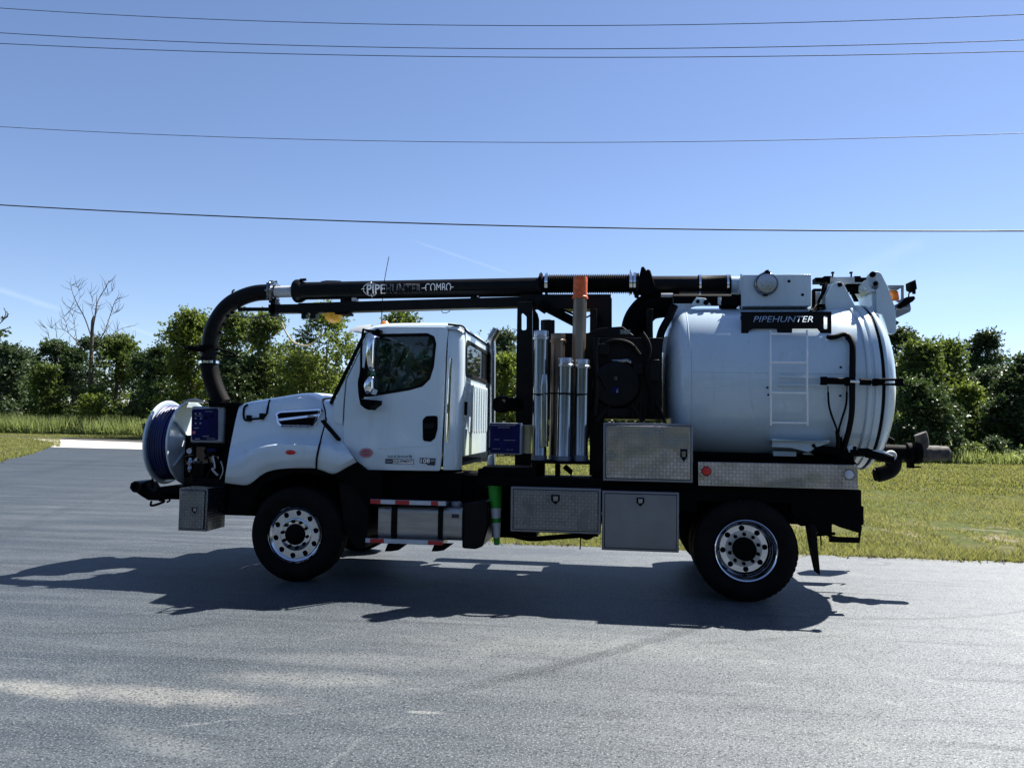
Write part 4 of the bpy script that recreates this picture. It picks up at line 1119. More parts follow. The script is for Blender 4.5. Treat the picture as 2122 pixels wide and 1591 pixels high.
jr.lathe(P(434,718,by), (0,0,1), [(-.03,.108),(-.03,.135),(.01,.135),(.01,.108)], 24)
jr.tube([P(489 + 8*cos(2*pi*k/16), 607 + 7*sin(2*pi*k/16), by) for k in range(12)], .012, 6)
for (px, py) in ((470,655),(462,672),(455,690),(480,648)): jr.pbox(px-2, py-3, px+3, py+2, by-.12, by-.08)
part(jr, 'boom_fitting', 'dull', boom, split=True)
fl_ = MB()
dirx = (P(1120,590,by) - P(566,605,by)).normalized()
fl_.lathe(P(566,605,by), dirx, [(-.025,.10),(-.025,.150),(-.008,.150),(-.008,.138),(.008,.138),(.008,.150),(.025,.150),(.025,.09)], 32)
for k in range(8):
    t_ = 2*pi*k/8; fl_.tube([P(563,605,by) + Vector((0, cos(t_)*.135, sin(t_)*.135)) - dirx*.03, P(563,605,by) + Vector((0, cos(t_)*.135, sin(t_)*.135)) + dirx*.07], .011, 6)
part(fl_, 'pipe_flange', 'alu_dull', boom)
ip = MB(); ip.lathe(P(572,605,by), dirx, [(0,.075),(.36,.075)], 28); part(ip, 'inner_pipe', 'lightgrey', boom)
p0, p1 = P(611,603.5,by), P(1122,594.5,by); bdir = (p1 - p0); bl = bdir.length; bdir.normalize()
bt = MB(); bt.lathe(p0, bdir, [(0,.07),(0,.135),(.02,.15),(.05,.152),(.08,.150),(.11,.135),(.135,.118),(.16,.114),(bl,.117),(bl,.08)], 32)
bt.tube([p0 + bdir*.09 + Vector((0,-.06,.135)), p0 + bdir*.17 + Vector((0,-.05,.14))], .018, 6)
outer = part(bt, 'boom_tube', 'black', smooth=40)
b2 = MB(); b2.tube([p0 + bdir*.35 + Vector((0,0,.112)), p0 + bdir*.42 + Vector((0,0,.122)), p0 + bdir*.55 + Vector((0,0,.118)), p0 + bdir*.62 + Vector((0,0,.112))], .012, 6)
b2.tube([p0 + bdir*1.2 + Vector((0,-.118,-.05)), p0 + bdir*bl*.98 + Vector((0,-.12,-.06))], .010, 6); part(b2, 'boom_conduit', 'black', outer, split=True)
# lettering wrapped on the tube
def wrap(p):
    s_ = (p - p0).dot(bdir); c_ = p0 + bdir * s_
    dz = max(-.11, min(.11, p.z - c_.z)); rad = .117 + .0045
    return Vector((p.x, c_.y - sqrt(max(1e-6, rad*rad - dz*dz)), p.z))
def blet(body, q, mat, **k): return lettering(body, q, by - .117, mat, outer, name='boom_lettering', map3=wrap, **k)
blet('PIPE', (760, 589.5, 798, 609, -1), 'decal_white', bold=.02)
blet('HUNTER', (799, 589, 873, 607.5, -1.2), 'decal_grey', outline=True)
blet('COMBO', (881, 587, 935, 605, -1), 'decal_white', bold=-.004)
em = MB(); yb = by - .117
def ringpx(cx, cy, rx, ry_, a0, a1, w_):
    pts = []
    for k in range(33):
        t_ = a0 + (a1 - a0)*k/32; pts.append(wrap(P(cx + rx*cos(t_), cy + ry_*sin(t_), yb)))
    em.tube(pts, w_, 4)
ringpx(768, 599, 15, 13, R(50), R(325), .0042)
for (a_, b_) in (((749,599),(756,599)), ((768,583),(768,590)), ((768,608),(768,615)), ((873,597.5),(881,596.5)), ((935,595),(940,595)), ((881,596.2),(884,596.1))):
    em.tube([wrap(P(*a_, yb)), wrap(P((a_[0]+b_[0])/2, (a_[1]+b_[1])/2, yb)), wrap(P(*b_, yb))], .0038, 4)
part(em, 'boom_emblem', 'decal_white', outer, smooth=0)
# lower beam
lbm = MB()
q0, q1 = P(622,640,by), P(1085,627,by)
def bar(mb, a_, b_, hz, hy):
    d_ = (b_ - a_).normalized(); up = Vector((0,0,1)); up = (up - d_*up.dot(d_)).normalized(); sd = d_.cross(up)
    vs = [p_ + up*sz*hz + sd*sy*hy for p_ in (a_, b_) for sz in (-1,1) for sy in (-1,1)]
    mb.add(vs, [(0,1,3,2),(4,6,7,5),(0,4,5,1),(2,3,7,6),(0,2,6,4),(1,5,7,3)])
bar(lbm, q0, q1, .064, .07); bar(lbm, P(560,641,by), P(640,640,by), .055, .06)
bar(lbm, P(1080,626,by), P(1266,626,by), .085, .08)
lbm.pplate([(1095,620),(1115,612),(1140,614),(1262,614),(1268,618),(1268,700),(1228,700),(1228,680),(1238,640),(1130,640),(1118,632)], by - .13, by + .13, .006)
lbm.pbox(560, 618, 570, 655, by - .06, by + .06)
for px in (705, 715, 975): lbm.pbox(px, 612, px+14, 632, by-.05, by+.05)
lbm.pbox(624, 648, 634, 660, by-.05, by+.02); lbm.pbox(642, 648, 654, 660, by-.05, by+.05)
lbm.tube([P(494,641,by), P(560,641,by)], .026, 10)
lbm.tube([P(915,644,by), P(917,648,by), P(925,648.5,by), P(933,644,by)], .006, 5)
beam = part(lbm, 'boom_beam', 'black', bevel=.004)
bk = MB(); bk.pbox(722, 617, 738, 624, by-.05, by+.05); bk.pbox(983, 612, 992, 616, by-.05, by+.05); part(bk, 'boom_bracket', 'lightgrey', beam, split=True)
al = MB(); al.lathe(P(691,650,by), (0,0,-1), [(0,.115),(.02,.115),(.06,.105),(.10,.075),(.118,.03),(.12,0)], 28); part(al, 'yellow_float', 'yellow', beam)
al = MB(); al.pbox(676, 646, 722, 651, by-.1, by+.1); part(al, 'float_bracket', 'dull', beam)
co_ = MB(); co_.tube(pp([(566,653,by),(574,657,by),(584,670,by),(596,694,by),(612,711,by),(634,716,by),(650,710,by),(664,694,by),(668,680,by)], by, 6), .011, 6); part(co_, 'hanging_cord', simple('pale_rope', (.42,.36,.22), .8), beam)
co_ = MB(); co_.tube(pp([(486,654,by),(505,656,by),(530,658,by),(555,653,by),(567,651,by)], by, 5), .009, 6); part(co_, 'control_cable', 'cable', beam)
# corrugated hose
ch = MB(); c0, c1 = P(1128,589,by), P(1308,588,by); cd = (c1 - c0); cl_ = cd.length; cd.normalize()
prof = []; NR = 40
for k in range(NR):
    s_ = cl_*k/NR; sag = -.018*sin(pi*k/NR); prof += [(s_, .104), (s_ + cl_/NR*.2, .104), (s_ + cl_/NR*.5, .121), (s_ + cl_/NR*.75, .121)]
ch.tube([P(1116,589.5,by), P(1324,588.5,by)], .102, 24); ch.lathe(c0, cd, prof + [(cl_, .104)], 28); corr = part(ch, 'corrugated_hose', 'rubber', smooth=30)
for (px, s_) in ((1121, 0), (1133, 1), (1307, 1), (1315, 1)):
    k_ = MB(); k_.lathe(P(px, 588.5, by), cd, [(-.018,.118),(-.018,.131),(.018,.131),(.018,.118)], 28); k_.pbox(px-2, 565, px+2, 572, by-.02, by+.02); part(k_, 'hose_clamp', 'chrome' if s_ else 'dull', corr)
rp = MB(); u0_, u1_ = P(1314,592,by), P(1452,592,by); rp.tube([u0_, u1_], .118, 28)
rp.lathe(P(1322,592,by), (1,0,0), [(-.03,.118),(-.03,.155),(.01,.155),(.01,.118)], 28)
rear_pipe = part(rp, 'rear_pipe', 'black', smooth=40)
rp = MB(); rp.pplate([(1329,553),(1334,552),(1340,560),(1343,557),(1348,560),(1358,592),(1357,606),(1352,612),(1338,612),(1326,600),(1324,575)], by-.16, by+.16, .01); rp.tube([P(1347,590,by-.17), P(1356,618,by-.17)], .008, 6)
rp.tube([P(1316,616,by-.1), P(1319,600,by-.1)], .012, 6); rp.tube([P(1306,560,by-.05), P(1305,612,by-.12)], .005, 5)
part(rp, 'pipe_yoke', 'dull', rear_pipe, split=True)
rc = MB(); rc.lathe(P(1446,592,by), (1,0,0), [(0,.11),(0,.128),(.05,.128),(.06,.125),(.33,.125),(.34,.130),(.38,.130),(.38,.1)], 28); part(rc, 'rubber_coupling', 'rubber', rear_pipe)
for px in (1449, 1506):
    k_ = MB(); k_.lathe(P(px,592,by), (1,0,0), [(-.012,.128),(-.012,.1345),(.012,.1345),(.012,.128)], 28); part(k_, 'hose_clamp', 'chrome', rear_pipe)
wp = MB(); wp.tube([P(1508,592,by), P(1545,592,by)], .112, 28); part(wp, 'white_stub_pipe', 'tank', rear_pipe, smooth=40)
lp_ = MB(); lp_.tube([P(1395,622,1.0), P(1535,622,1.0)], .07, 16); lp_.tube(pp([(1406,628,1.3),(1370,630,1.3),(1345,636,1.3),(1328,652,1.3),(1318,672,1.3),(1314,700,1.3)], 1.3, 6), .17, 24)
part(lp_, 'air_duct', 'dull', smooth=60, split=True)
lp_ = MB(); lp_.tube([P(1370,612,1.0), P(1394,612,1.0)], .025, 10); lp_.tube([P(1491,616,.92), P(1491,632,.92)], .02, 8); part(lp_, 'cross_pipe', 'lightgrey', split=True)
ah = MB(); ah.tube(pp([(1398,632,.8),(1385,660,.8),(1370,690,.8),(1364,730,.8),(1363,800,.8),(1360,870,.8)], .8, 6), .045, 10)
part(ah, 'arched_hose', 'rubber', smooth=60)

# ---- rack, blower and engine between cab and tank
rk = MB(); yk = .95
loop = [xz(p[0], p[1], yk) for p in [(1072,626),(1116,626),(1117,662),(1117,870),(1068,985),(1068,870)]]
h1 = fillet([xz(p[0], p[1], yk) for p in [(1080,645),(1091,656),(1091,684),(1080,684)]], .03)
h2 = fillet([xz(p[0], p[1], yk) for p in [(1100,658),(1110,660),(1110,688),(1100,688)]], .03)
rk.plate([[xz(p[0], p[1], yk) for p in [(1072,626),(1103,624),(1103,870),(1100,985),(1066,985),(1068,870)]], h1], yk, yk + .06, .004)
rk.plate([[xz(p[0], p[1], yk+.5) for p in [(1098,626),(1114,650),(1117,662),(1117,985),(1095,985)]], ], yk + .5, yk + .56, .004)
rk.pbox(1075, 624, 1103, 634, yk + .06, yk + .5)
rk.pbox(1080, 985, 1250, 992, .3, .36)
part(rk, 'boom_rest', 'black')
en = MB()
en.pbox(1224, 700, 1372, 868, .50, 1.95)
en.pplate([(1218,690),(1240,680),(1290,676),(1320,700),(1330,690),(1345,700),(1352,640),(1354,720),(1372,730),(1372,760),(1218,760)], .70, 1.7, .006)
en.pbox(1222, 640, 1236, 770, .8, 1.0)
en.pbox(1340, 640, 1353, 740, .8, .95)
en.pbox(1120, 690, 1226, 870, 1.0, 1.7)
en.pbox(1222, 860, 1250, 985, .6, 1.8)
en.tube([P(1135,664,.9), P(1135,700,.9)], .085, 20)
en.pbox(1186, 860, 1252, 900, .7, 1.5)
for k in range(5):
    a_ = rg.uniform(1230, 1360); b_ = rg.uniform(690, 850); yy = rg.uniform(.38, .48)
    en.tube(pp([(a_, b_, yy), (a_ + rg.uniform(-30, 30), b_ + rg.uniform(-20, 20), yy - .03), (a_ + rg.uniform(-40, 40), b_ + rg.uniform(-10, 50), yy)], yy, 4), rg.uniform(.010, .03), 7)
blower = part(en, 'blower_engine', 'black', bevel=.01)
dr = MB(); dr.lathe(P(1277,796,.5), (0,-1,0), [(0,.27),(.06,.27),(.10,.25),(.12,.18),(.11,.12),(.12,.05),(.12,0)], 40); part(dr, 'blower_drum', 'black', blower)
for k in range(10):
    t_ = 2*pi*k/10; c_ = P(1277,796,.42); bo = MB(); bo.lathe((c_.x + .235*cos(t_), .405, c_.z + .235*sin(t_)), (0,-1,0), [(0,.014),(.014,.014),(.016,.0)], 6); part(bo, 'drum_bolt', 'black', blower)
mx_ = MB(); mx_.tube(pp([(1236,700,.42),(1234,740,.40),(1236,790,.40),(1232,860,.42)], .4, 5), .035, 10); part(mx_, 'coolant_pipe', 'black', blower)
mx_ = MB(); mx_.tube(pp([(1330,690,.42),(1345,720,.40),(1340,770,.38),(1352,830,.40),(1346,868,.42)], .4, 5), .030, 10); part(mx_, 'coolant_pipe', 'rubber', blower)
mx_ = MB(); mx_.tube(pp([(1250,715,.44),(1275,706,.40),(1305,712,.38),(1325,735,.40)], .4, 5), .024, 10); part(mx_, 'air_line', 'rubber', blower)
for k in range(6):
    mx_ = MB(); mx_.pbox(1310 + k*8, 835, 1314 + k*8, 866, .44, .50); part(mx_, 'cooling_fin', 'black', blower)
mx_ = MB(); mx_.pplate([(1228,872),(1262,838),(1268,842),(1240,876)], .42, .46, .003); part(mx_, 'support_brace', 'black', blower)
mx_ = MB(); mx_.pplate([(1328,876),(1306,838),(1312,834),(1338,872)], .42, .46, .003); part(mx_, 'support_brace', 'black', blower)
for (a_, b_, c_, d_) in ((1240,712,1262,735),(1312,752,1334,775),(1345,745,1366,790),(1258,846,1300,866)):
    mx_ = MB(); mx_.pbox(a_, b_, c_, d_, .40, .50); part(mx_, 'engine_cover', 'black', blower, bevel=.008)
dl = MB(); dl.pbox(1267,801,1283,814,.372,.38); dcl = part(dl, 'blower_label', 'navy', blower)
dl = MB(); dl.pbox(1278,806,1281,808,.369,.371); dl.pbox(1277,810,1281,813,.369,.371); part(dl, 'label_print', 'decal_grey', dcl)
dl = MB(); dl.lathe(P(1276,784,.375), (0,-1,0), [(0,.018),(.006,.018),(.006,.010),(0,.01)], 12); part(dl, 'inspection_plug', 'alu_dull', blower)
fp = MB(); fp.tube(pp([(1269,748,.45),(1285,748,.42),(1300,747,.42),(1308,753,.45)], .4, 5), .022, 8); fp.pbox(1285,683,1306,692,.62,.66); part(fp, 'engine_fitting', 'alu_dull', blower, split=True)
# hydraulic boom cylinder
hc = MB(); hc.tube([P(1126,634,1.05), P(1205,675,1.05)], .055, 14); hc.tube([P(1120,630,1.05), P(1135,640,1.05)], .075, 14)
hc.tube(pp([(1158,640,.98),(1172,644,.97),(1190,652,.98)], 1, 4), .014, 6); hc.tube(pp([(1225,640,.98),(1226,650,.98),(1219,656,.98),(1212,658,.98)], 1, 4), .010, 6)
part(hc, 'boom_cylinder', 'dull')
# air cleaner drum, navy sign box
ac = MB(); a0_, a1_ = P(1031,838,.35), P(1075,838,.62); ad = (a1_ - a0_).normalized(); ac.lathe(a0_, ad, [(0,0),(0,.085),(.02,.095),(.12,.095),(.12,.085),(.14,.08),((a1_-a0_).length,.08)], 24); part(ac, 'air_cleaner', 'dull')
nb = MB(); nb.pbox(1014, 876, 1080, 941, .12, .26); nbx = part(nb, 'junction_box', 'grey', bevel=.006)
nb = MB(); nb.pbox(1015.5, 878, 1077, 939, .112, .122); nbd = part(nb, 'box_cover', 'navy', nbx)
for q_ in ((1018.5, 880.3, 1069, 881.8), (1032, 884.8, 1056, 886.2), (1024, 910, 1034, 911), (1044, 911.5, 1068, 912.5), (1021, 929.2, 1037, 930.2), (1050, 931, 1055, 932), (1058, 931.2, 1063, 932.2)):
    print_bar(q_, .112, 'decal_grey', nbd)
for (px, py) in ((1014,886),(1014,930)):
    n_ = MB(); n_.pbox(px-2, py-3, px+1, py+3, .118, .2); part(n_, 'hinge', 'dull', nbx)
ng = MB(); ng.pbox(1082, 880, 1100, 940, .3, .5); part(ng, 'cabinet', 'alu_dull', bevel=.004)
lamp_ = MB(); lamp_.tube([P(1045,872,.2), P(1045,876,.2)], .02, 8); part(lamp_, 'box_stud', 'alu', nbx)
wb_ = MB(); wb_.lathe(P(1017,969,.62), (0,0,1), [(0,.045),(.10,.04),(.14,.03),(.155,0)], 16); part(wb_, 'white_standpipe', 'tank')
# hoses dangling under body
uh = MB()
uh.tube(pp([(1060,1108,.8),(1100,1116,.8),(1160,1112,.8),(1240,1106,.8)], .8, 6), .03, 8); uh.tube(pp([(1190,1100,.7),(1215,1116,.7),(1245,1100,.7)], .7, 6), .014, 6); uh.tube([P(1203,1108,.5), P(1202,1138,.5)], .008, 5)
uh.tube(pp([(955,980,.5),(975,1000,.5),(965,1020,.5),(990,1030,.5)], .5, 5), .03, 8); uh.tube(pp([(985,1003,.5),(1000,1000,.5),(1010,994,.5)], .5, 5), .014, 6)
part(uh, 'under_hose', 'rubber', split=True)
xl = MB(); xl.pbox(1110, 958, 1128, 985, .3, .4); xl.pbox(1150, 960, 1160, 985, .3, .4); xl.pplate([(1105,962),(1118,974),(1118,986),(1098,986)], .3, .4); xl.pplate([(1172,962),(1186,975),(1184,985),(1166,970)], .3, .4); xl.pbox(1098, 955, 1226, 961, .1, .55)
part(xl, 'tube_rack_base', 'dull', split=True)

# ---- debris tank
ty_, tz = 1.25, P(1790, 803, 1.25).z
RT = .93
xs0 = P(1432, 800, .32).x; xr1 = P(1797, 803, .32).x
bar_ = MB(); bar_.lathe((0, ty_, tz), (1,0,0), [(xs0, RT-.004), (xs0+.006, RT), (xr1, RT)], 96); tank = part(bar_, 'debris_tank', 'tank', smooth=60)
hd_ = MB(); pr = []
for k in range(13):
    t_ = (pi/2)*k/12; pr.append((xs0 - .004 - .25*sin(t_)**1.0, (RT-.006)*cos(t_)**.55 if k < 12 else 0))
pr = [(xs0 + .0, RT+.004), (xs0-.012, RT+.004)] + [(xs0 - .012 - .24*sin((pi/2)*k/12), (RT)*max(0.0,cos((pi/2)*k/12))**.62) for k in range(13)]
hd_.lathe((0, ty_, tz), (1,0,0), pr, 96); part(hd_, 'tank_front_head', 'tank', tank, smooth=50)
xa = xr1; X2 = P(1813,803,.30).x; X3 = P(1829,803,.29).x; X4 = P(1836,803,.29).x
rn = MB(); rn.lathe((0, ty_, tz), (1,0,0), [(xa-.002,RT-.01),(xa,RT+.018),(xa+.012,RT+.026),(X2-.03,RT+.026),(X2-.014,RT+.010),(X2,RT+.010),(X2+.012,RT+.028),(X3-.006,RT+.030),(X3,RT+.02),(X3,RT-.05)], 96); part(rn, 'tank_rear_ring', 'tank', tank, smooth=30)
gk = MB(); gk.lathe((0, ty_, tz), (1,0,0), [(X3-.004,RT-.06),(X3-.002,RT+.012),(X4+.002,RT+.012),(X4+.004,RT-.06)], 96); part(gk, 'door_gasket', 'rubber', tank)
dr_ = MB(); dr_.lathe((0, ty_, tz), (1,0,0), [(X4,RT-.05),(X4,RT+.026),(X4+.006,RT+.03),(X4+.03,RT+.028),(X4+.035,RT+.0)] + [(X4 + .035 + .21*sin((pi/2)*k/12), (RT-.01)*max(0,cos((pi/2)*k/12))**.7) for k in range(1,13)], 96); tdoor = part(dr_, 'tank_rear_door', 'tank', smooth=40)
# saddle under the tank
sd = MB(); sd.pbox(1440, 940, 1770, 964, .55, 1.95); part(sd, 'tank_saddle', 'dull', bevel=.004)
ws = MB()
def on_tank(px, py):
    d_ = ray(px, py); o_ = CAM - Vector((0, ty_, tz)); A_ = d_.y**2 + d_.z**2; B_ = 2*(o_.y*d_.y + o_.z*d_.z); C_ = o_.y**2 + o_.z**2 - (RT + .001)**2
    return CAM + d_ * ((-B_ - sqrt(max(0, B_*B_ - 4*A_*C_))) / (2*A_))
ws.tube([on_tank(p_, 771 + (p_ - 1434)*.012) for p_ in range(1434, 1794, 12)], .004, 5); part(ws, 'weld_seam', 'tank', tank, smooth=60)
ws = MB(); ws.tube([on_tank(p_, 801 - (p_ - 1442)*.03) for p_ in range(1442, 1526, 12)], [.0015, .003, .004, .004, .004, .003, .0015], 4); part(ws, 'scratch', 'ladder', tank, smooth=0)
for (px, py) in ((1742,761),(1741,820),(1762,762),(1762,820),(1590,803),(1592,818)):
    ws = MB(); ws.lathe(on_tank(px, py), (0, -1, 0), [(-.01,.012),(.008,.012),(.010,0)], 8); part(ws, 'hose_clip', 'dull', tank)
# ladder
ld = MB(); yl = .20
for px in (1596.5, 1672.5):
    ld.tube(pp([(px-.5,685,yl+.26),(px,694,yl+.22),(px,720,yl+.10),(px,750,yl+.02),(px,800,yl),(px+.5,850,yl+.03),(px+.5,881,yl+.08)], yl, 4), .012, 8)
for (py, yy) in ((692,.42),(751,.215),(814,.20),(876,.275)):
    ld.tube([P(1596,py-.5,yy), P(1673,py+.5,yy)], .013, 8)
part(ld, 'tank_ladder', 'ladder', smooth=60)
# walkway plate with cut letters
wy = .50
wl_px = [(1536,649),(1723,648),(1723,702),(1705,702),(1704,694),(1694,681),(1642,681),(1640,702),(1612,702),(1610,681),(1560,681),(1552,685),(1549,700),(1536,700)]
slot = fillet([xz(p[0], p[1], wy) for p in [(1707,655),(1714.5,655),(1714.5,682),(1707,682)]], .02)
wk = MB(); wk.plate([[xz(p[0], p[1], wy) for p in wl_px], slot], wy, wy + .008)
wobj = part(wk, 'walkway_sign_plate', 'black', smooth=0)
tm = text_mesh('PIPEHUNTER', .25, bold=.0)
co = np.array([v.co[:] for v in tm.vertices]); lo_, hi_ = co.min(0), co.max(0)
bm = bmesh.new(); bm.from_mesh(tm)
for v in bm.verts:
    u_ = (v.co.x - lo_[0])/(hi_[0]-lo_[0]); w_ = (v.co.y - lo_[1])/(hi_[1]-lo_[1])
    p = P(1561 + u_*124, 667.5 - w_*12.5, wy); v.co = Vector((p.x, wy - .05, p.z))
ext = bmesh.ops.extrude_face_region(bm, geom=bm.faces[:])
for e in ext['geom']:
    if isinstance(e, bmesh.types.BMVert): e.co.y += .1
bmesh.ops.recalc_face_normals(bm, faces=bm.faces[:]); bm.to_mesh(tm); bm.free()
cut = bpy.data.objects.new('cutter', tm); COL.objects.link(cut)
md = wobj.modifiers.new('cut', 'BOOLEAN'); md.operation = 'DIFFERENCE'; md.object = cut; md.solver = 'EXACT'; md.use_self = True
cut.location = (0, 0, 0)
bpy.context.view_layer.update()
dg = bpy.context.evaluated_depsgraph_get(); nm = bpy.data.meshes.new_from_object(wobj.evaluated_get(dg))
wobj.modifiers.clear(); wobj.data = nm
bpy.data.objects.remove(cut)
wp_ = MB(); wp_.pbox(1536, 646, 1723, 648.5, wy, wy + .06); wp_.pbox(1540, 650, 1544, 690, wy + .01, wy + .2); wp_.pbox(1716, 686, 1720, 698, wy + .01, wy + .2); wp_.pplate([(1536,649),(1550,649),(1536,690)], wy + .01, wy + .015)
part(wp_, 'walkway_deck', 'dull', wobj)
# hydraulic latch cylinder and rods
lc = MB(); yl2 = .20
lc.tube([P(1713,789,yl2), P(1760,790,yl2)], .036, 14); lc.tube([P(1700,789,yl2+.02), P(1714,789,yl2)], .045, 10); lc.pbox(1754, 781, 1762, 799, yl2-.03, yl2+.04)
lc.tube([P(1782,791,yl2), P(1804,791.5,yl2)], .035, 12); lc.tube([P(1800,791.5,yl2), P(1832,792,yl2)], .014, 8); lc.pbox(1813, 784, 1821, 799, yl2-.03, yl2+.06)
lc.tube([P(1820,786.5,yl2), P(1868,786.5,yl2)], .013, 8); lc.tube([P(1820,796,yl2), P(1868,796.5,yl2)], .013, 8); lc.pbox(1860, 784, 1872, 799, yl2-.03, yl2+.05)
latchc = part(lc, 'door_latch_cylinder', 'dull')
lc = MB(); lc.tube([P(1760,790,yl2), P(1784,791,yl2)], .014, 10); part(lc, 'cylinder_rod', 'chrome', latchc)
lc = MB(); lc.tube([P(1614,780,.29), P(1702,782,.25)], .012, 8); lc.tube([P(1612,797,.29), P(1706,798,.25)], .012, 8); part(lc, 'tank_pipe', 'tank', tank, split=True)
# hoses on tank
th = MB()
th.tube(pp([(1715,699,.47),(1730,698,.42),(1748,693,.44),(1762,700,.40),(1768,718,.33),(1768,760,.25),(1767,800,.23),(1766,850,.25),(1760,890,.31),(1750,925,.42),(1744,940,.5)], .3, 6), .027, 8)
th.tube(pp([(1754,700,.41),(1763,712,.36),(1764,740,.28),(1763,790,.22),(1763,850,.24),(1757,890,.30),(1748,920,.40)], .3, 6), .018, 8)
th.tube(pp([(1716,812,.24),(1718,840,.25),(1725,865,.27),(1735,893,.32),(1737,925,.42)], .3, 6), .011, 7); th.tube(pp([(1755,812,.24),(1753,840,.25),(1744,870,.28),(1738,893,.33),(1736,930,.43)], .3, 6), .011, 7)
th.tube(pp([(1735,893,.32),(1737,915,.38),(1735,936,.46)], .3, 6), .022, 7); th.tube([P(1715.5,800,.22), P(1716,813,.24)], .006, 6); th.tube([P(1755,800,.22), P(1755,813,.24)], .006, 6)
part(th, 'tank_hose', 'rubber', tank, smooth=60, split=True)
# door hinge brackets low on tank
hb_ = MB(); yb2 = .42
hb_.pplate([(1602,909),(1650,912),(1680,914),(1720,912),(1718,918),(1697,925),(1690,930),(1675,937),(1640,928),(1600,926)], yb2, yb2 + .03, .004)
hb_.pplate([(1602,909),(1650,912),(1680,914),(1720,912),(1720,915),(1600,913)], yb2 - .05, yb2 + .2, .004)
hb_.pplate([(1755,925),(1765,921),(1775,930),(1800,933),(1830,932),(1835,937),(1852,944),(1852,952),(1840,950),(1790,942),(1760,938)], yb2, yb2 + .03, .004)
lug_ = part(hb_, 'lower_hinge_bracket', 'tank', tank, split=True)
pn = MB()
for (px, py) in ((1686,923),(1771,928)): pn.lathe(P(px, py, yb2), (0,-1,0), [(0,.02),(.008,.02),(.008,0)], 12)
part(pn, 'hinge_pin', 'dull', lug_, split=True)
lcy = MB(); lcy.tube([P(1685,932,.45), P(1740,936,.45)], .05, 14); lcy.tube([P(1760,937,.45), P(1800,937,.45)], .045, 12); lcy.tube([P(1795,938,.45), P(1850,952,.45)], .05, 12); lcy.pbox(1735, 928, 1765, 950, .43, .55)
lcy.tube([P(1742,905,.45), P(1745,960,.45)], .016, 8); lcy.pplate([(1752,938),(1778,962),(1765,962),(1745,945)], .5, .52)
low = part(lcy, 'tilt_cylinder', 'dull')
lr = MB(); lr.tube([P(1740,937,.45), P(1762,938,.45)], .016, 8); part(lr, 'cylinder_rod', 'chrome', low)
lr = MB(); lr.pbox(1603, 935, 1650, 945, .5, .56); lr.pbox(1665, 938, 1690, 942, .5, .56); part(lr, 'tank_base_rail', 'tank', low, split=True)
# filter box on top
fy0 = .86
fb_ = MB(); fb_.pbox(1538, 569, 1681, 634, fy0, 1.64); fbx = part(fb_, 'filter_box', 'tank', bevel=.004)
fb_ = MB(); fb_.tube([P(1535,603,fy0+.1), P(1535,568,fy0+.1)], .008, 6); fb_.tube([P(1537,640,fy0-.005), P(1537,568,fy0-.005)], .006, 6); part(fb_, 'box_edge', 'tank', fbx)
pt = MB(); pc_ = P(1587,589,fy0); rp_ = 23/ (F/ (ray(1587,589).normalized().dot(vv) * (pc_-CAM).length)) 
pt.lathe(pc_, (0,-1,0), [(0,.135),(.03,.135),(.05,.13),(.06,.12),(.052,.115)], 32); prt = part(pt, 'round_port', 'alu_dull', fbx)
pt = MB(); pt.lathe(pc_, (0,-1,0), [(.04,.118),(.056,.11),(.062,.05),(.062,0)], 32); part(pt, 'port_cap', 'alu', prt)
pt = MB(); pt.tube([P(1580,568,fy0-.04), P(1590,562,fy0-.04), P(1597,566,fy0-.04)], .014, 6); pt.tube([P(1589,560,fy0-.04), P(1591,567,fy0-.04)], .022, 8); pt.pbox(1582,608,1592,612,fy0-.05,fy0); part(pt, 'port_clamp', 'dull', prt)
for (px, py) in ((1635,583),(1663,611)):
    b_ = MB(); b_.lathe(P(px,py,fy0), (0,-1,0), [(0,.016),(.01,.016),(.012,0)], 10); part(b_, 'box_bolt', 'dull', fbx)
fr_ = MB(); fr_.pbox(1396, 620, 1432, 740, .95, 1.0); fr_.pplate([(1349,704),(1395,694),(1385,733),(1350,724)], .9, .93); fr_.pplate([(1443,616),(1462,618),(1474,632),(1430,634)], .9, .95, .004); fr_.pplate([(1395,618),(1442,618),(1442,634),(1420,640),(1395,700)], .98, 1.02, .004)
fr_.tube([P(1446,625,.88), P(1446,625,.95)], .025, 10)
part(fr_, 'tank_front_bracket', 'tank', split=True)
fp_ = MB(); fp_.lathe(P(1446,625,.885), (0,-1,0), [(0,.022),(.01,.022),(.012,0)], 12); fp_.lathe(P(1463,627,.885), (0,-1,0), [(0,.03),(.03,.03),(.03,0)], 12); fp_.pbox(1497,618,1533,632,.9,1.2); part(fp_, 'bracket_fitting', 'dull', split=True)
# lift arms
ay = .95
ar = MB(); armA = [(1709,664),(1711,613),(1725,589.5),(1731,585),(1741,584),(1748,588),(1779,647),(1785,664)]
for y in (ay, 1.48): 
    ar.plate([fillet([xz(p[0], p[1], ay) for p in armA], .02)], y, y + .05, .004)
ar.pplate([(1703,612),(1716,590),(1731,585),(1711,613),(1709,660),(1700,655)], ay + .06, 1.46)
arms = part(ar, 'lift_arm_base', 'tank')
armB = [(1798,571),(1805,563.4),(1819.6,562.7),(1826.6,567),(1839,592),(1856,640.5),(1857.7,686),(1852,693),(1841,691),(1836.5,674),(1828,650),(1817,647.5),(1817,602),(1807,599.5),(1800,594)]
ar = MB()
for y in (ay, 1.48): ar.plate([fillet([xz(p[0], p[1], ay) for p in armB], .03)], y, y + .05, .004)
ar.pplate([(1806,600),(1817,602),(1817,648),(1808,648)], ay + .05, 1.48); ar.tube([P(1806,590,ay), P(1806,590,ay) + Vector((0,.55,0))], .08, 16)
hinge = part(ar, 'door_hinge_arm', 'tank')
pn = MB()
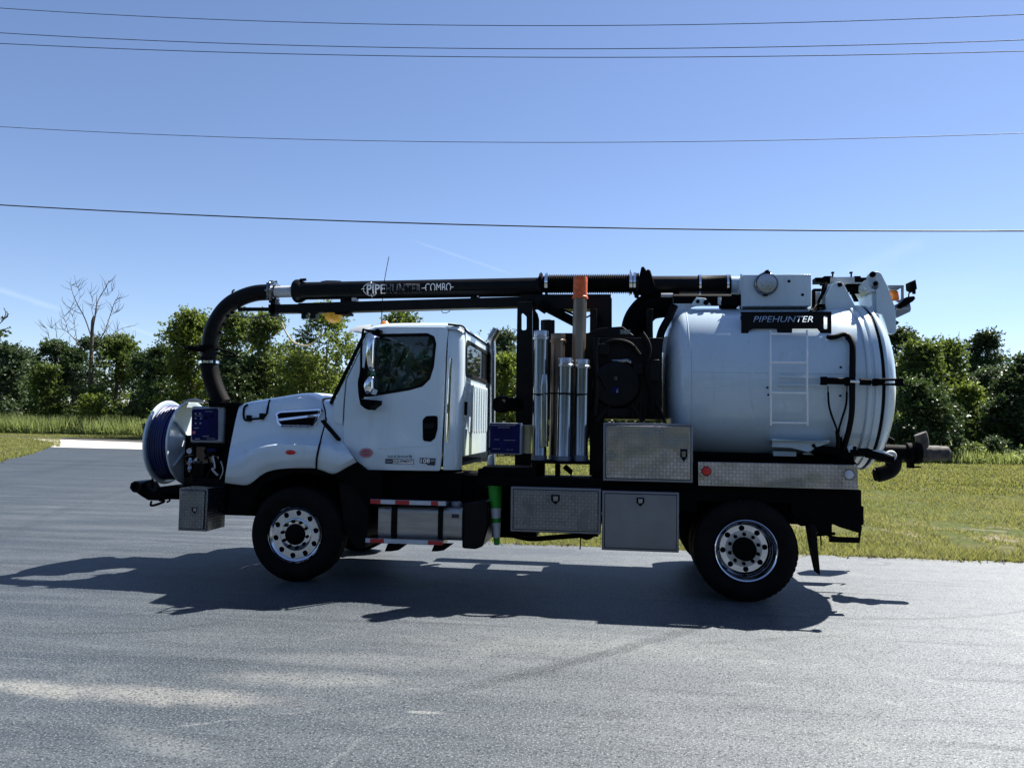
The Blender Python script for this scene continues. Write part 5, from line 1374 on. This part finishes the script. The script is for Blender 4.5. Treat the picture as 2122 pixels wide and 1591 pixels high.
for (px, py, r_) in ((1740,590,.026),(1808,569,.034),(1814,588,.026)): pn.lathe(P(px,py,ay), (0,-1,0), [(0,r_),(.016,r_),(.022,r_*.7),(.022,0)], 16)
part(pn, 'pivot_pin', 'dull', hinge, split=True)
hy = MB(); hy.tube([P(1750,593,1.22), P(1792,593,1.22)], .075, 16); hy.tube([P(1788,591,1.22), P(1800,591,1.22)], .055, 14); hy.pbox(1690, 575, 1708, 585, 1.15, 1.3); hy.pbox(1708, 572, 1723, 586, 1.1, 1.3); hy.pbox(1771, 572, 1784, 582, 1.1, 1.3); hy.pbox(1784, 575, 1800, 580, 1.1, 1.2)
hy.tube([P(1726,565,1.1), P(1725,575,1.1)], .010, 6); hy.pbox(1724,563,1729,566,1.08,1.12); hy.tube([P(1764,565,1.1), P(1764,574,1.1)], .010, 6); hy.pbox(1762,563,1767,566,1.08,1.12)
hy.tube([P(1760,608,1.2), P(1786,607,1.2), P(1787,600,1.2)], .010, 6); hy.pplate([(1762,600),(1768,602),(1780,624),(1772,624)], 1.2, 1.25)
hy.tube(pp([(1712,587,1.05),(1709,600,1.0),(1700,618,.95),(1692,632,.9),(1680,645,.8)], 1, 5), .018, 7); hy.tube(pp([(1706,590,1.05),(1702,612,1.0),(1690,634,.9)], 1, 5), .014, 7)
hy.pbox(1684, 600, 1690, 636, .95, 1.0); hy.pbox(1686, 598, 1702, 603, .95, 1.0); hy.pbox(1690, 630, 1710, 640, .9, 1.1); hy.tube(pp([(1690,642,.85),(1700,640,.85),(1710,638,.9)], .9, 4), .014, 6)
lift = part(hy, 'lift_cylinder', 'dull', split=True)
hy = MB(); hy.pbox(1723, 574, 1771, 585, 1.05, 1.3); hy.pbox(1756, 585, 1790, 587, 1.1, 1.2); hy.pbox(1688, 605, 1700, 640, 1.1, 1.4); part(hy, 'valve_block', 'lightgrey', lift, split=True)
# rear lights bracket
lb2 = MB(); ly = 1.0
lb2.pplate([(1839,591),(1873,591),(1873,622),(1866,628),(1856,624),(1868,620),(1868,597),(1841,597)], ly, ly + .02)
lb2.pplate([(1842,592),(1872,592),(1862,600),(1845,600)], ly + .02, ly + .25)
lb2.pplate([(1852,633),(1884,618),(1888,640),(1886,646),(1858,659),(1854,650)], ly + .02, ly + .05); lb2.tube([P(1858,640,ly), P(1885,637,ly)], .02, 6)
bra = part(lb2, 'lamp_bracket', 'grey')
bc = MB(); bc.lathe(P(1853,622,ly+.12), (0,0,1), [(0,.05),(.02,.055),(.09,.045),(.11,.03),(.115,0)], 20); part(bc, 'beacon', 'amber', bra)
wl_ = MB(); wl_.pplate([(1886,584),(1898,579),(1901,598),(1896,603),(1887,598)], ly, ly + .14, .008); wl_.tube([P(1894,602,ly+.06), P(1894,609,ly+.06)], .02, 6); wl_.tube(pp([(1890,602,ly+.05),(1884,607,ly+.05),(1883,616,ly+.05)], ly, 4), .008, 6)
wl_.pplate([(1858,637),(1868,626),(1880,615),(1895,613),(1898,618),(1893,624),(1880,632),(1866,640)], ly - .03, ly + .1, .01); part(wl_, 'work_light', 'dull', bra)
ds_ = MB(); ds_.pplate([(1857,664),(1864,668),(1858,674)], ly, ly + .03); part(ds_, 'door_stud', 'dull', bra)
# rear outlet pipe, elbow and canvas-wrapped nozzle
oy = 1.15
op = MB(); op.tube([P(1832,936,oy), P(1902,938,oy)], .085, 20)
for (px, r_) in ((1884,.115),(1901,.125)): op.lathe(P(px,938,oy), (1,0,.02), [(-.03,.08),(-.03,r_),(.02,r_),(.02,.08)], 20)
op.pbox(1885, 950, 1895, 970, oy-.05, oy+.05); op.pbox(1889, 966, 1909, 969, oy-.03, oy+.03); op.tube([P(1832,906,oy+.3), P(1850,916,oy+.3)], .04, 8); op.pbox(1884,922,1892,930,oy-.02,oy+.05)
outl = part(op, 'outlet_valve', 'dull')
op = MB(); op.lathe(P(1847,944,oy-.12), (0,-1,0), [(-.06,.06),(0,.06),(.02,.05),(.02,0)], 20); part(op, 'valve_cap', 'lightgrey', outl)
op = MB(); op.tube(pp([(1846,950,oy),(1852,958,oy),(1848,971,oy),(1836,979,oy),(1820,983,oy),(1812,984,oy)], oy, 5), [.085]*22+[.07]*4, 18); part(op, 'outlet_elbow', 'rubber', outl, smooth=60)
cn = MB(); cn.tube([P(1904,938,oy), P(1925,938,oy), P(1927,938,oy), P(1945,938.5,oy), P(1947,938.5,oy), P(1962,939,oy), P(1966,939,oy)], [.088,.090,.083,.085,.080,.080,.062], 20)
cn.tube(pp([(1912,930,oy),(1911,914,oy),(1909,903,oy),(1907,898,oy)], oy, 4), .068, 16)
part(cn, 'canvas_nozzle', 'canvas', outl, smooth=40)

# ------------------------------------------------------------------ things carried on the truck
co_y = .30
ctop, cbot = P(1026, 997, co_y), P(1029.5, 1128, co_y)
cdir = (cbot - ctop); CLn = cdir.length; cdir.normalize()
def cr_(t_): return .086*(1 - t_) + .030*t_
def ckmat(): return None
cone = empty('traffic_cone', ctop)
tag(cone, 'lime green safety cone with two white bands hanging upside down beside the toolbox', 'cone')
def cseg(t0, t1, name, mat, cap=False):
    m_ = MB(); pr_ = [(CLn*t0, cr_(t0)), (CLn*t1, cr_(t1))]
    if cap: pr_ += [(CLn*t1 + .004, cr_(t1)*.6), (CLn*t1 - .02, cr_(t1)*.5)]
    m_.lathe(ctop, cdir, pr_, 32); return m_.build(name, mat, cone, smooth=50)
for (t0, t1, nm_, mt, cp3) in ((-.02,.42,'cone_body','green',0),(.42,.58,'reflective_band','reflect',0),(.58,.65,'cone_body','green',0),(.65,.89,'reflective_band','reflect',0),(.89,1.0,'cone_tip','green',1)):
    cseg(t0, t1, nm_, mt, cp3)
bs = MB(); bs.box(ctop + Vector((-.17,-.17,.0)), ctop + Vector((.17,.17,.035))); bs.build('cone_base', 'dull', cone, bevel=.01)
chd = MB(); chd.pbox(990, 972, 1062, 990, .12, .5); part(chd, 'cone_holder', 'dull', bevel=.004)

def tube_thing(label, px_top, py_top, px_bot, py_bot, r_, y, mat, capmat, caph, base=True, scoop=False):
    a_ = P(px_top, py_top, y); b_ = P(px_bot, py_bot, y)
    o_ = empty('suction_tube', b_); tag(o_, label, 'pipe', 'loose suction tubes carried in the rack behind the cab')
    d_ = (a_ - b_); L_ = d_.length; d_.normalize()
    m_ = MB(); m_.lathe(b_, d_, [(0, r_*1.02), (.05, r_*1.02), (.055, r_), (L_ - caph, r_), (L_ - caph, r_-.004), (.1, r_-.004)], 32); m_.build('tube_body', mat, o_, smooth=40)
    m_ = MB(); m_.lathe(b_ + d_*(L_ - caph), d_, [(-.01, r_), (-.012, r_*1.17), (.012, r_*1.17), (.02, r_*1.04), (caph*.85, r_*1.04), (caph, r_*1.0), (caph, r_-.006), (caph - .05, r_-.008)], 32); m_.build('tube_collar', capmat, o_, smooth=30)
    if base:
        m_ = MB(); m_.lathe(b_, d_, [(-.01, r_*.6), (-.01, r_*1.08), (.07, r_*1.08), (.075, r_)], 32); m_.build('tube_foot', simple('steel_blue_band', (.10,.13,.20), .4, .6), o_)
    return o_
tube_thing('dented aluminium tube nearest the cab with a bright collar', 1121.5, 686, 1117.5, 957, .078, .24, 'alu_dull', 'alu', .085)
tube_thing('rust stained tube standing behind, between the dented tube and the short pair', 1156.5, 692, 1152, 957, .078, .44, 'brown_tube', 'brown_tube', .085)
tube_thing('shorter aluminium tube at the middle front of the rack', 1172.5, 742, 1168, 959, .080, .20, 'alu_dull', 'alu', .085)
tube_thing('shorter aluminium tube beside the black blower engine', 1207, 745, 1203.5, 957, .075, .22, 'alu_dull', 'alu', .085)
tube_thing('tallest tan stained tube with a bright orange plastic top', 1203, 574, 1194, 955, .077, .46, 'tan_tube', 'orange', .24)
sc = MB(); sc.tube([P(1129,776,.17), P(1128,800,.17), P(1127,925,.17)], [.035,.048,.05], 16); sc.tube([P(1128,912,.13), P(1131,918,.13)], .012, 6)
cb_ = MB(); cb_.tube(smooth_path([P(1100,816,.14), P(1120,817,.13), P(1138,815,.13), P(1156,815,.12), P(1172,815,.105), P(1189,816,.12), P(1206,817,.13), P(1222,816,.2)], 4), .008, 6)
part(cb_, 'tie_strap', 'rubber')
part(sc, 'tube_cradle', 'alu_dull')

# ------------------------------------------------------------------ overhead wires
def wire(label, pts, Yc, r_):
    pts3 = [P(p[0], p[1], Yc) for p in pts]
    xs_ = [p.x for p in pts3]; zs_ = [p.z for p in pts3]
    cf = np.polyfit(xs_, zs_, 2)
    m_ = MB(); m_.tube([(x, Yc, float(np.polyval(cf, x))) for x in np.linspace(-45, 45, 61)], r_, 6)
    tag(m_.build('power_line', 'cable', smooth=60), label, 'power line', 'overhead utility wires')
wire('thin wire, topmost of the five crossing the sky', [(0,17),(400,40),(800,50),(1250,53),(1700,47),(2122,30)], 31, .020)
wire('thin wire running second from the top of the sky', [(0,68),(400,89),(800,99),(1250,101),(1700,95),(2122,84)], 30, .021)
wire('thin wire running third from the top, close under the second', [(0,90),(400,108),(800,116),(1250,119),(1700,115),(2122,107)], 30, .021)
wire('lone thin wire halfway down the sky, fourth from the top', [(0,263),(400,282),(800,292),(1250,296),(1700,289),(2122,276)], 29, .016)
wire('thick black cable, lowest of the five and nearest above the boom', [(0,425),(400,445),(800,461),(1250,473),(1700,477),(2122,479)], 27, .032)

# ------------------------------------------------------------------ vegetation
nrng = np.random.default_rng(11)
def cards_mesh(name, verts, faces, tint, mat, parent=None):
    me = bpy.data.meshes.new(name)
    nv, nf = len(verts), len(faces); k = faces.shape[1]
    me.vertices.add(nv); me.vertices.foreach_set('co', verts.astype('f').ravel())
    me.loops.add(nf * k); me.loops.foreach_set('vertex_index', faces.astype('i').ravel())
    me.polygons.add(nf); me.polygons.foreach_set('loop_start', np.arange(0, nf * k, k, dtype='i'))
    me.update(calc_edges=True)
    at = me.attributes.new('tint', 'FLOAT', 'POINT'); at.data.foreach_set('value', tint.astype('f'))
    return link_mesh(name, me, mat, parent)
def unit(n):
    v = nrng.normal(size=(n, 3)); return v / np.linalg.norm(v, axis=1, keepdims=True)
def leaves(centers, radii, n, size):
    """diamond leaves set along short twigs that grow outwards through the lobes; centers (k,3), radii (k,3)"""
    k = len(centers); per = 9; m = max(1, n // per); n = m * per
    idx = nrng.integers(0, k, m)
    d = unit(m); rad = np.where(nrng.random(m) < .25, 1.0 + np.abs(nrng.normal(0, .32, m)), nrng.random(m) ** 0.5)
    tc_ = centers[idx] + d * radii[idx] * rad[:, None]
    td = d * .7 + unit(m) * .6; td[:, 2] = td[:, 2] * .55 + .12; td /= np.linalg.norm(td, axis=1, keepdims=True)
    s_t = nrng.random((m, per)); L = size * (1.6 + 2.2 * nrng.random(m))
    c = tc_[:, None, :] + td[:, None, :] * (s_t * L[:, None])[..., None] + nrng.normal(0, .22 * size, (m, per, 3))
    c = c.reshape(-1, 3)
    ax_ = np.repeat(td, per, 0) * .7 + unit(n) * .75; ax_[:, 2] -= .22; ax_ /= np.linalg.norm(ax_, axis=1, keepdims=True)
    b_ = np.cross(ax_, unit(n)); b_ /= np.linalg.norm(b_, axis=1, keepdims=True) + 1e-9
    s_ = size * (0.6 + .8 * nrng.random(n))[:, None]
    v0 = c - ax_ * s_ * .5; v2 = c + ax_ * s_ * .5; v1 = c + b_ * s_ * .27; v3 = c - b_ * s_ * .27
    verts = np.stack([v0, v1, v2, v3], 1).reshape(-1, 3)
    faces = np.arange(n * 4).reshape(n, 4)
    lt = nrng.random(k)[idx]; tw = nrng.random(m)
    tint = np.clip(.38 * nrng.random(n) ** 1.3 + np.repeat(.36 * lt + .34 * tw, per) - .05, 0, 1)
    return verts, faces, np.repeat(tint, 4)
def tree(label, px, py_top, depth, hw_px, mat, nl=6000, size=.3, lobes=38, seed=0, low=.03, group='trees along the edge of the lot', sparse=1.0, name='leafy_tree', cat='tree', trunk=True, lobe_r=.34, tall=None):
    global nrng
    nrng = np.random.default_rng(seed * 17 + 5); rg2 = random.Random(seed)
    hz = HZ(px); b_ = W(px, hz, depth)
    gz = terrain(b_.x, b_.y); top = W(px, py_top, depth).z; H = top - gz; hw = hw_px / F * depth
    base = Vector((b_.x, b_.y, gz - .05))
    o_ = empty(name, base); tag(o_, label, cat, group)
    cen = []; rad = []
    for i in range(lobes):
        h_ = low + (1 - low) * rg2.random() ** .9; q_ = (h_ - .38) / .65
        prof_ = sqrt(max(.05, 1 - q_*q_)) * (1 + .22*sin(5.1*h_ + seed))
        a_ = rg2.uniform(0, 2*pi); rr2 = hw * prof_ * (rg2.random() ** .5) * .88
        lr = hw * lobe_r * rg2.uniform(.45, 1.2)
        cz_ = min(gz + H*h_, top - lr*.6)
        cen.append((base.x + cos(a_)*rr2, base.y + sin(a_)*rr2, cz_)); rad.append((lr, lr, lr*rg2.uniform(.6, .9)))
    for k in range(5):
        cen.append((base.x + rg2.uniform(-.4,.4)*hw, base.y + rg2.uniform(-.3,.3)*hw, top - hw*rg2.uniform(.12,.4))); r_ = hw*rg2.uniform(.10,.18); rad.append((r_, r_, r_*1.1))
    cen, rad = np.array(cen), np.array(rad)
    v_, f_, t_ = leaves(cen, rad, int(nl*sparse*2.0), size*.70)
    cards_mesh('crown', v_, f_, t_, M[mat], o_)
    if trunk:
        m_ = MB(); tr = max(.06, H*.018)
        topz = gz + H*.75; lean = Vector((rg2.uniform(-.3,.3), rg2.uniform(-.3,.3), 0))
        pts = [base.lerp(Vector((base.x + lean.x, base.y + lean.y, topz)), s_/5) + Vector((rg2.uniform(-.08,.08), rg2.uniform(-.08,.08), 0))*(s_ > 0) for s_ in range(6)]
        m_.tube(pts, [tr*1.25, tr, tr*.85, tr*.65, tr*.45, tr*.2], 8)
        for i in range(min(16, lobes)):
            q_ = Vector(cen[i]); s_ = rg2.uniform(.25, .75); st_ = base.lerp(pts[-1], s_)
            mid_ = st_.lerp(q_, .5) + Vector((0,0,.15*rg2.random()))
            m_.tube([st_, mid_, q_], [tr*.4, tr*.25, tr*.08], 5)
        m_.build('trunk', 'bark', o_)
    return o_

# left group beyond the side road (about 90 m)
tree('dark green bushy tree at the left edge of the picture', 14, 722, 92, 50, 'leaf_grey', 9000, .45, seed=1)
tree('bright round green tree in front of the dark wood, second from left', 92, 762, 88, 36, 'leaf_mid', 6000, .40, seed=2)
tree('dark rounded tree left of the bare dead tree', 108, 711, 100, 46, 'leaf_dark', 9000, .42, seed=3)
tree('ivy green tree growing round the trunk of the bare dead tree', 186, 702, 92, 30, 'leaf_grey', 7000, .38, seed=4)
tree('leafy tree right of the bare dead tree', 242, 702, 90, 50, 'leaf_mid', 9000, .42, seed=5)
tree('pale yellow green sapling in the weeds below the dead tree', 190, 822, 84, 26, 'leaf_yellow', 3200, .30, seed=6, name='small_tree', lobes=18)
tree('dark evergreen looking tree filling the gap left of the dead trunk', 150, 728, 98, 40, 'leaf_dark', 7000, .40, seed=18)
tree('olive tree peeping between the green tree at the edge and its bright neighbour', 58, 746, 104, 36, 'leaf_grey', 6000, .42, seed=19)
tree('dark tree in shade between the dead tree and the boom', 298, 736, 86, 40, 'leaf_dark', 8000, .40, seed=7)
# trees behind the front of the truck (about 50 m)
tree('tall yellow tinged tree left of the suction elbow', 388, 650, 74, 62, 'leaf_yellow', 13000, .38, seed=8, lobes=60)
tree('tree directly behind the black suction elbow', 474, 648, 72, 58, 'leaf_mid', 12000, .38, seed=9, lobes=55)
tree('rounded tree right of the suction elbow, under the lower beam', 552, 654, 68, 50, 'leaf_mid', 12000, .34, seed=10, lobes=50)
tree('thin light tree with gaps of sky just ahead of the windscreen', 668, 630, 60, 74, 'leaf_yellow', 9500, .29, seed=11, lobes=80, lobe_r=.18)
tree('low bushy tree behind the hood of the truck', 625, 735, 62, 80, 'leaf_yellow', 11000, .33, seed=12, lobes=45)
tree('shaded low tree behind the control box', 480, 742, 66, 75, 'leaf_dark', 9000, .35, seed=13, lobes=45)
tree('tree whose top shows above the cab roof', 830, 648, 52, 55, 'leaf_mid', 8000, .30, seed=14)
tree('small dark topped tree behind the exhaust stack', 1038, 690, 56, 34, 'leaf_grey', 6000, .26, seed=15)
tree('sunlit yellow green bush in the gap behind the cab', 1050, 745, 44, 42, 'leaf_yellow', 8000, .26, seed=16)
tree('dark tree in shade low behind the hose reel', 335, 722, 78, 38, 'leaf_dark', 9000, .40, seed=17, lobes=40)
# right group (about 50 m)
tree('dark tree rising just right of the tank door', 1868, 688, 60, 45, 'leaf_dark', 8000, .30, seed=50)
tree('feathery bright green tree right of the tank', 1905, 712, 52, 62, 'leaf_mid', 12000, .30, seed=51, lobes=55)
tree('rounded mid green tree second from the tank', 1968, 712, 54, 42, 'leaf_mid', 9000, .30, seed=52)
tree('tall dark crowned tree standing above the others on the right', 2042, 692, 66, 44, 'leaf_dark', 8000, .30, seed=53, low=.45, lobe_r=.28)
tree('grey green tree at the right below the tall dark crown', 2045, 770, 56, 50, 'leaf_grey', 8000, .28, seed=54)
tree('large dark tree at the right edge of the picture', 2130, 742, 48, 62, 'leaf_dark', 12000, .28, seed=55, lobes=55)
tree('dense shaded bush directly behind the rear outlet pipe', 1905, 795, 46, 68, 'leaf_dark', 12000, .26, seed=56, low=.05, lobes=55)
tree('sunlit yellow bush between the shaded bushes on the right', 2005, 800, 50, 45, 'leaf_yellow', 9000, .26, seed=57, low=.05, lobes=45)
tree('shaded dark bush low at the right edge', 2090, 830, 47, 60, 'leaf_dark', 9000, .26, seed=58, low=.03, lobes=45)
for i, (px, py, hw_, lb) in enumerate([(1975, 905, 24, 'pale weedy shrub beside the canvas nozzle'), (2065, 912, 30, 'silvery shrub in the grass at the right'), (2020, 925, 22, 'small green shrub between the two pale shrubs')]):
    tree(lb, px, py, 44, hw_, ('leaf_grey','leaf_grey','leaf_mid')[i], 2600, .16, seed=70+i, name='shrub', cat='shrub', group='shrubs at the lawn edge', trunk=False, lobes=22, low=.0)

# the bare dead tree
dt = empty('dead_tree', W(190, HZ(190), 90) + Vector((0,0,-1.2)))
tag(dt, 'tall bare dead tree with leafless branches above the left wood', 'tree')
D_ = 90
def wp2(px, py, off=0): return W(px, py, D_ + off)
m_ = MB(); m_.tube([wp2(186,880), wp2(188,780), wp2(190,710), wp2(192,665), wp2(194,655)], [.36,.26,.21,.17,.08], 8); m_.build('trunk', 'deadwood', dt)
m_ = MB()
br = [([(190,700),(176,660),(160,630),(150,605),(148,592)], .17), ([(191,690),(196,660),(201,630),(210,610),(220,595),(226,580)], .20), ([(192,680),(199,650),(200,622),(201,608)], .12), ([(205,705),(218,685),(228,655),(238,625),(243,618)], .15),
      ([(168,650),(155,645),(143,637),(134,629)], .09), ([(172,722),(156,705),(142,690),(130,683),(110,680)], .12), ([(142,690),(137,672),(133,656)], .07), ([(160,708),(156,685),(152,662),(150,650)], .08), ([(213,704),(230,695),(250,682),(272,675)], .11), ([(232,693),(255,695),(275,706)], .06), ([(225,700),(222,690),(218,676)], .06),
      ([(126,722),(120,715),(118,697),(115,683),(106,680)], .08), ([(108,712),(102,700),(99,685),(94,678)], .07), ([(160,632),(166,612),(160,595)], .05), ([(210,612),(224,612),(232,602)], .05), ([(196,660),(190,640),(193,612),(185,608)], .06), ([(228,655),(238,648),(244,645)], .04)]
rg3 = random.Random(2)
for (pts, r_) in br:
    ps = [wp2(p[0], p[1], rg3.uniform(-1.2, 1.2)) for p in pts]; sp_ = smooth_path(ps, 4)
    m_.tube(sp_, [.5*r_*(1 - .82*i/len(sp_)) for i in range(len(sp_))], 6)
    for k in range(7):
        s_ = rg3.randrange(len(sp_)//3, len(sp_)); a_ = sp_[s_]
        d_ = Vector((rg3.uniform(-1,1), rg3.uniform(-.4,.4), rg3.uniform(.1,1.1))).normalized()
        m_.tube([a_, a_ + d_*.7, a_ + d_*1.2 + Vector((rg3.uniform(-.3,.3),0,.25))], [.03,.022,.010], 4)
m_.build('branches', 'deadwood', dt)
# branch tip of a tree standing just outside the left edge
lt_ = empty('bare_twig_tree', W(-40, HZ(-40), 60)); tag(lt_, 'tree at the far left edge with bare twigs and a few leaves reaching into frame', 'tree')
m_ = MB(); 
m_.tube([W(-40,890,60), W(-45,760,60), W(-30,700,60)], [.25,.2,.12], 8)
for pts in ([(-35,720),(-10,680),(5,665),(18,650)], [(5,665),(12,650),(8,638)], [(10,660),(16,655),(14,645)], [(-30,740),(-10,700),(5,690)]): m_.tube(smooth_path([W(p[0],p[1],60) for p in pts], 4), .035, 5)
m_.build('trunk', 'deadwood', lt_)
nrng = np.random.default_rng(5)
cc = np.array([W(*p, 60)[:] for p in [(-5,692),(6,690),(2,670),(-12,700),(-40,720),(-60,690)]]); v_, f_, t_ = leaves(cc, np.full((6,3), .32), 260, .28); cards_mesh('crown', v_, f_, t_, M['leaf_dark'], lt_)

# far wood: one leafy mass that closes the gaps between the trunks
nrng = np.random.default_rng(77)
cen, rad = [], []
for (pa_, pb_, dep, hh_) in (((-150,0),(760,0),103,7.5),((700,0),(1800,0),68,8.0),((1780,0),(2330,0),68,6.8)):
    for px in np.arange(pa_[0], pb_[0], 14):
        for kk in range(6):
            w_ = W(float(px) + nrng.uniform(-8,8), HZ(float(px)), dep + nrng.uniform(-2,4)); gz = terrain(w_.x, w_.y)
            cen.append((w_.x, w_.y, gz + hh_*nrng.random()**1.4)); rad.append((1.1,1.1,.9))
v_, f_, t_ = leaves(np.array(cen), np.array(rad), 120000, .45)
tag(cards_mesh('far_woods', v_, f_, t_, M['leaf_dark']), 'dark continuous wood filling the gaps behind the single trees', 'woods', kind='stuff')

# unseen wood added behind the camera to cut fill and darken reflections
nrng = np.random.default_rng(91)
cen, rad = [], []
for x_ in np.arange(-75, 80, 1.7):
    top_ = 11 + 2.5*sin(x_*.23) + 2*sin(x_*.61 + 1)
    for kk in range(9):
        cen.append((x_ + nrng.uniform(-1.5,1.5), nrng.uniform(-41,-35), top_*nrng.random()**.8)); rad.append((1.9,1.7,1.5))
v_, f_, t_ = leaves(np.array(cen), np.array(rad), 60000, .75)
tag(cards_mesh('far_woods', v_, f_, t_, M['leaf_dark']), 'dark wood added behind the camera, seen only as reflections', 'woods', kind='stuff')

# litter and grit along the broken edge of the asphalt
nrng = np.random.default_rng(15)
_ev = np.array([(v.x, v.y) for v in EDGE[:-40]] + [(v.x, v.y) for v in lawn_edge[:-10]]); _ev = _ev[np.linalg.norm(_ev - np.array([CAM.x, CAM.y]), axis=1) < 32]
_q = _ev[nrng.integers(0, len(_ev), 420)]; _c = np.concatenate([_q + nrng.normal(0, .07, _q.shape), np.full((len(_q), 1), .012)], 1)
v_, f_, t_ = leaves(_c, np.tile(np.array([[.10, .09, .006]]), (len(_c), 1)), 5200, .026); v_[:, 2] = np.clip(v_[:, 2], .001, .035)
tag(cards_mesh('edge_litter', v_, f_, t_, simple('dry_litter', (0.13, 0.095, 0.065), .9, var=.6, nscale=30)), 'dry brown litter and grit along the asphalt edge', 'litter', kind='stuff')

# grass, tall weeds
def blades(pts, hgt, wid, lean):
    n = len(pts); a_ = nrng.random(n)*2*pi; h_ = hgt*(.5 + nrng.random(n))
    dx = np.stack([np.cos(a_), np.sin(a_), np.zeros(n)], 1)*(wid*.5*(.7 + .6*nrng.random(n)))[:, None]
    ln = np.stack([nrng.normal(0, lean, n), nrng.normal(0, lean, n), np.ones(n)], 1)*h_[:, None]
    verts = np.stack([pts - dx, pts + dx, pts + ln], 1).reshape(-1, 3)
    return verts, np.arange(n*3).reshape(n, 3), np.repeat(np.clip(nrng.normal(.5, .28, n), 0, 1), 3)
def inside(px_, py_, poly):
    n = len(poly); r_ = np.zeros(len(px_), bool); j = n - 1
    for i in range(n):
        xi, yi = poly[i]; xj, yj = poly[j]
        c_ = ((yi > py_) != (yj > py_)) & (px_ < (xj - xi)*(py_ - yi)/((yj - yi) + 1e-12) + xi); r_ ^= c_; j = i
    return r_
lotpoly = [(v.x, v.y) for v in lot]
def frustum(n, y0, y1, pxa, pxb, power):
    """points on the ground, denser towards the camera"""
    s_ = nrng.random(n)**power; Y = y0 + (y1 - y0)*s_
    out = np.empty((n, 3)); pxr = nrng.uniform(pxa, pxb, n)
    ang = np.arctan((pxr - CX)/F) - YAW
    out[:, 0] = np.tan(ang)*(Y - CAM.y); out[:, 1] = Y
    out[:, 2] = [terrain(x, y) for x, y in zip(out[:, 0], out[:, 1])]
    return out
nrng = np.random.default_rng(21)
pts = np.concatenate([frustum(210000, 1.6, 42, 940, 2260, 2.0), frustum(36000, 14, 64, -140, 130, 1.3), frustum(60000, 58, 80, -150, 760, 1.0)])
pts = pts[~inside(pts[:, 0], pts[:, 1], lotpoly)]
_e = np.array([(v.x, v.y) for v in EDGE[:-1]] + [(v.x, v.y) for v in lawn_edge[:-1]]); _i = nrng.integers(0, len(_e), 9000)
_k = np.sin(_e[_i][:, 0] * 3.1) + np.sin(_e[_i][:, 0] * 7.7 + 1)
_t = np.concatenate([_e[_i] + nrng.normal(0, .05, (9000, 2)) * (1.1 + .6 * _k)[:, None], np.full((9000, 1), -.004)], 1)
pts = np.concatenate([pts, _t])
# thin out over the bare patches of soil
nz = np.sin(pts[:,0]*2.1 + 1.5*np.sin(pts[:,1]*.9))*np.sin(pts[:,1]*1.15 + np.sin(pts[:,0]*.8)) + .6*np.sin(pts[:,0]*6.1 + 1.3*np.sin(pts[:,1]*2.1))*np.sin(pts[:,1]*2.7 + np.sin(pts[:,0]*3.7))
soft = np.exp(-((pts[:,1] - 6.6) / 1.5)**2)
p_bare = np.clip((nz * .8 + soft * .75 - .55) * 2.2, 0, .9) * np.clip((pts[:,0] - 1) / 2, 0, 1) + .25 * (nz > .7)
pts = pts[nrng.random(len(pts)) > p_bare]
dist = np.linalg.norm(pts[:, :2] - np.array([CAM.x, CAM.y]), axis=1)
near = pts[dist < 26]; far_ = pts[dist >= 26]
def field(p):
    a = np.sin(p[:,0]*.9 + 1.7*np.sin(p[:,1]*.7)) * np.sin(p[:,1]*1.1 + 1.3*np.sin(p[:,0]*.55)); b = np.sin(p[:,0]*4.7 + 2*np.sin(p[:,1]*3.1)) * np.sin(p[:,1]*5.3 + 2*np.sin(p[:,0]*2.9))
    return .6*a + .4*b
def tuft(p, h_, w_, seed_tint):
    fl = field(p); n_ = len(p)
    v, f, t = blades(p, np.ones(n_)*h_*(1 + .55*fl), w_, .6)
    dry = np.exp(-((p[:,1] - 7.5)/4.5)**2)*.30 - .12
    return v, f, np.repeat(np.clip(nrng.normal(.36, .24, n_) + .22*fl + dry*(p[:,0] > -3), 0, 1), 3)
v1, f1, t1 = tuft(near, .06, .015, 0); v2, f2, t2 = tuft(far_, .08, .05, 0)
v_ = np.concatenate([v1, v2]); f_ = np.concatenate([f1, f2 + len(v1)]); t_ = np.concatenate([t1, t2])
tag(cards_mesh('lawn_grass', v_, f_, t_, M['blade']), 'short dry green and yellow grass beside the asphalt', 'grass', kind='stuff')
nrng = np.random.default_rng(22)
pw = np.concatenate([frustum(30000, 66, 74, -150, 760, 1.0), frustum(14000, 37.5, 43, 1780, 2300, 1.0), frustum(9000, 40, 50, 760, 1800, 1.0)])
v1, f1, t1 = blades(pw[:30000], 1.45, .10, .28); v2, f2, t2 = blades(pw[30000:], .6, .05, .3)
v_ = np.concatenate([v1, v2]); f_ = np.concatenate([f1, f2 + len(v1)]); t_ = np.concatenate([t1, t2])
lv, lf, ltt = leaves(pw[::4] + np.array([0, 0, .4]), np.full((len(pw[::4]), 3), .35), 22000, .2)
tag(cards_mesh('tall_weeds', v_, f_, t_, M['weed']), 'tall green weeds along the foot of the trees', 'weeds', kind='stuff')
tag(cards_mesh('leafy_weeds', lv, lf, ltt, M['weed']), 'broad leaved weeds mixed into the tall weeds', 'weeds', kind='stuff')
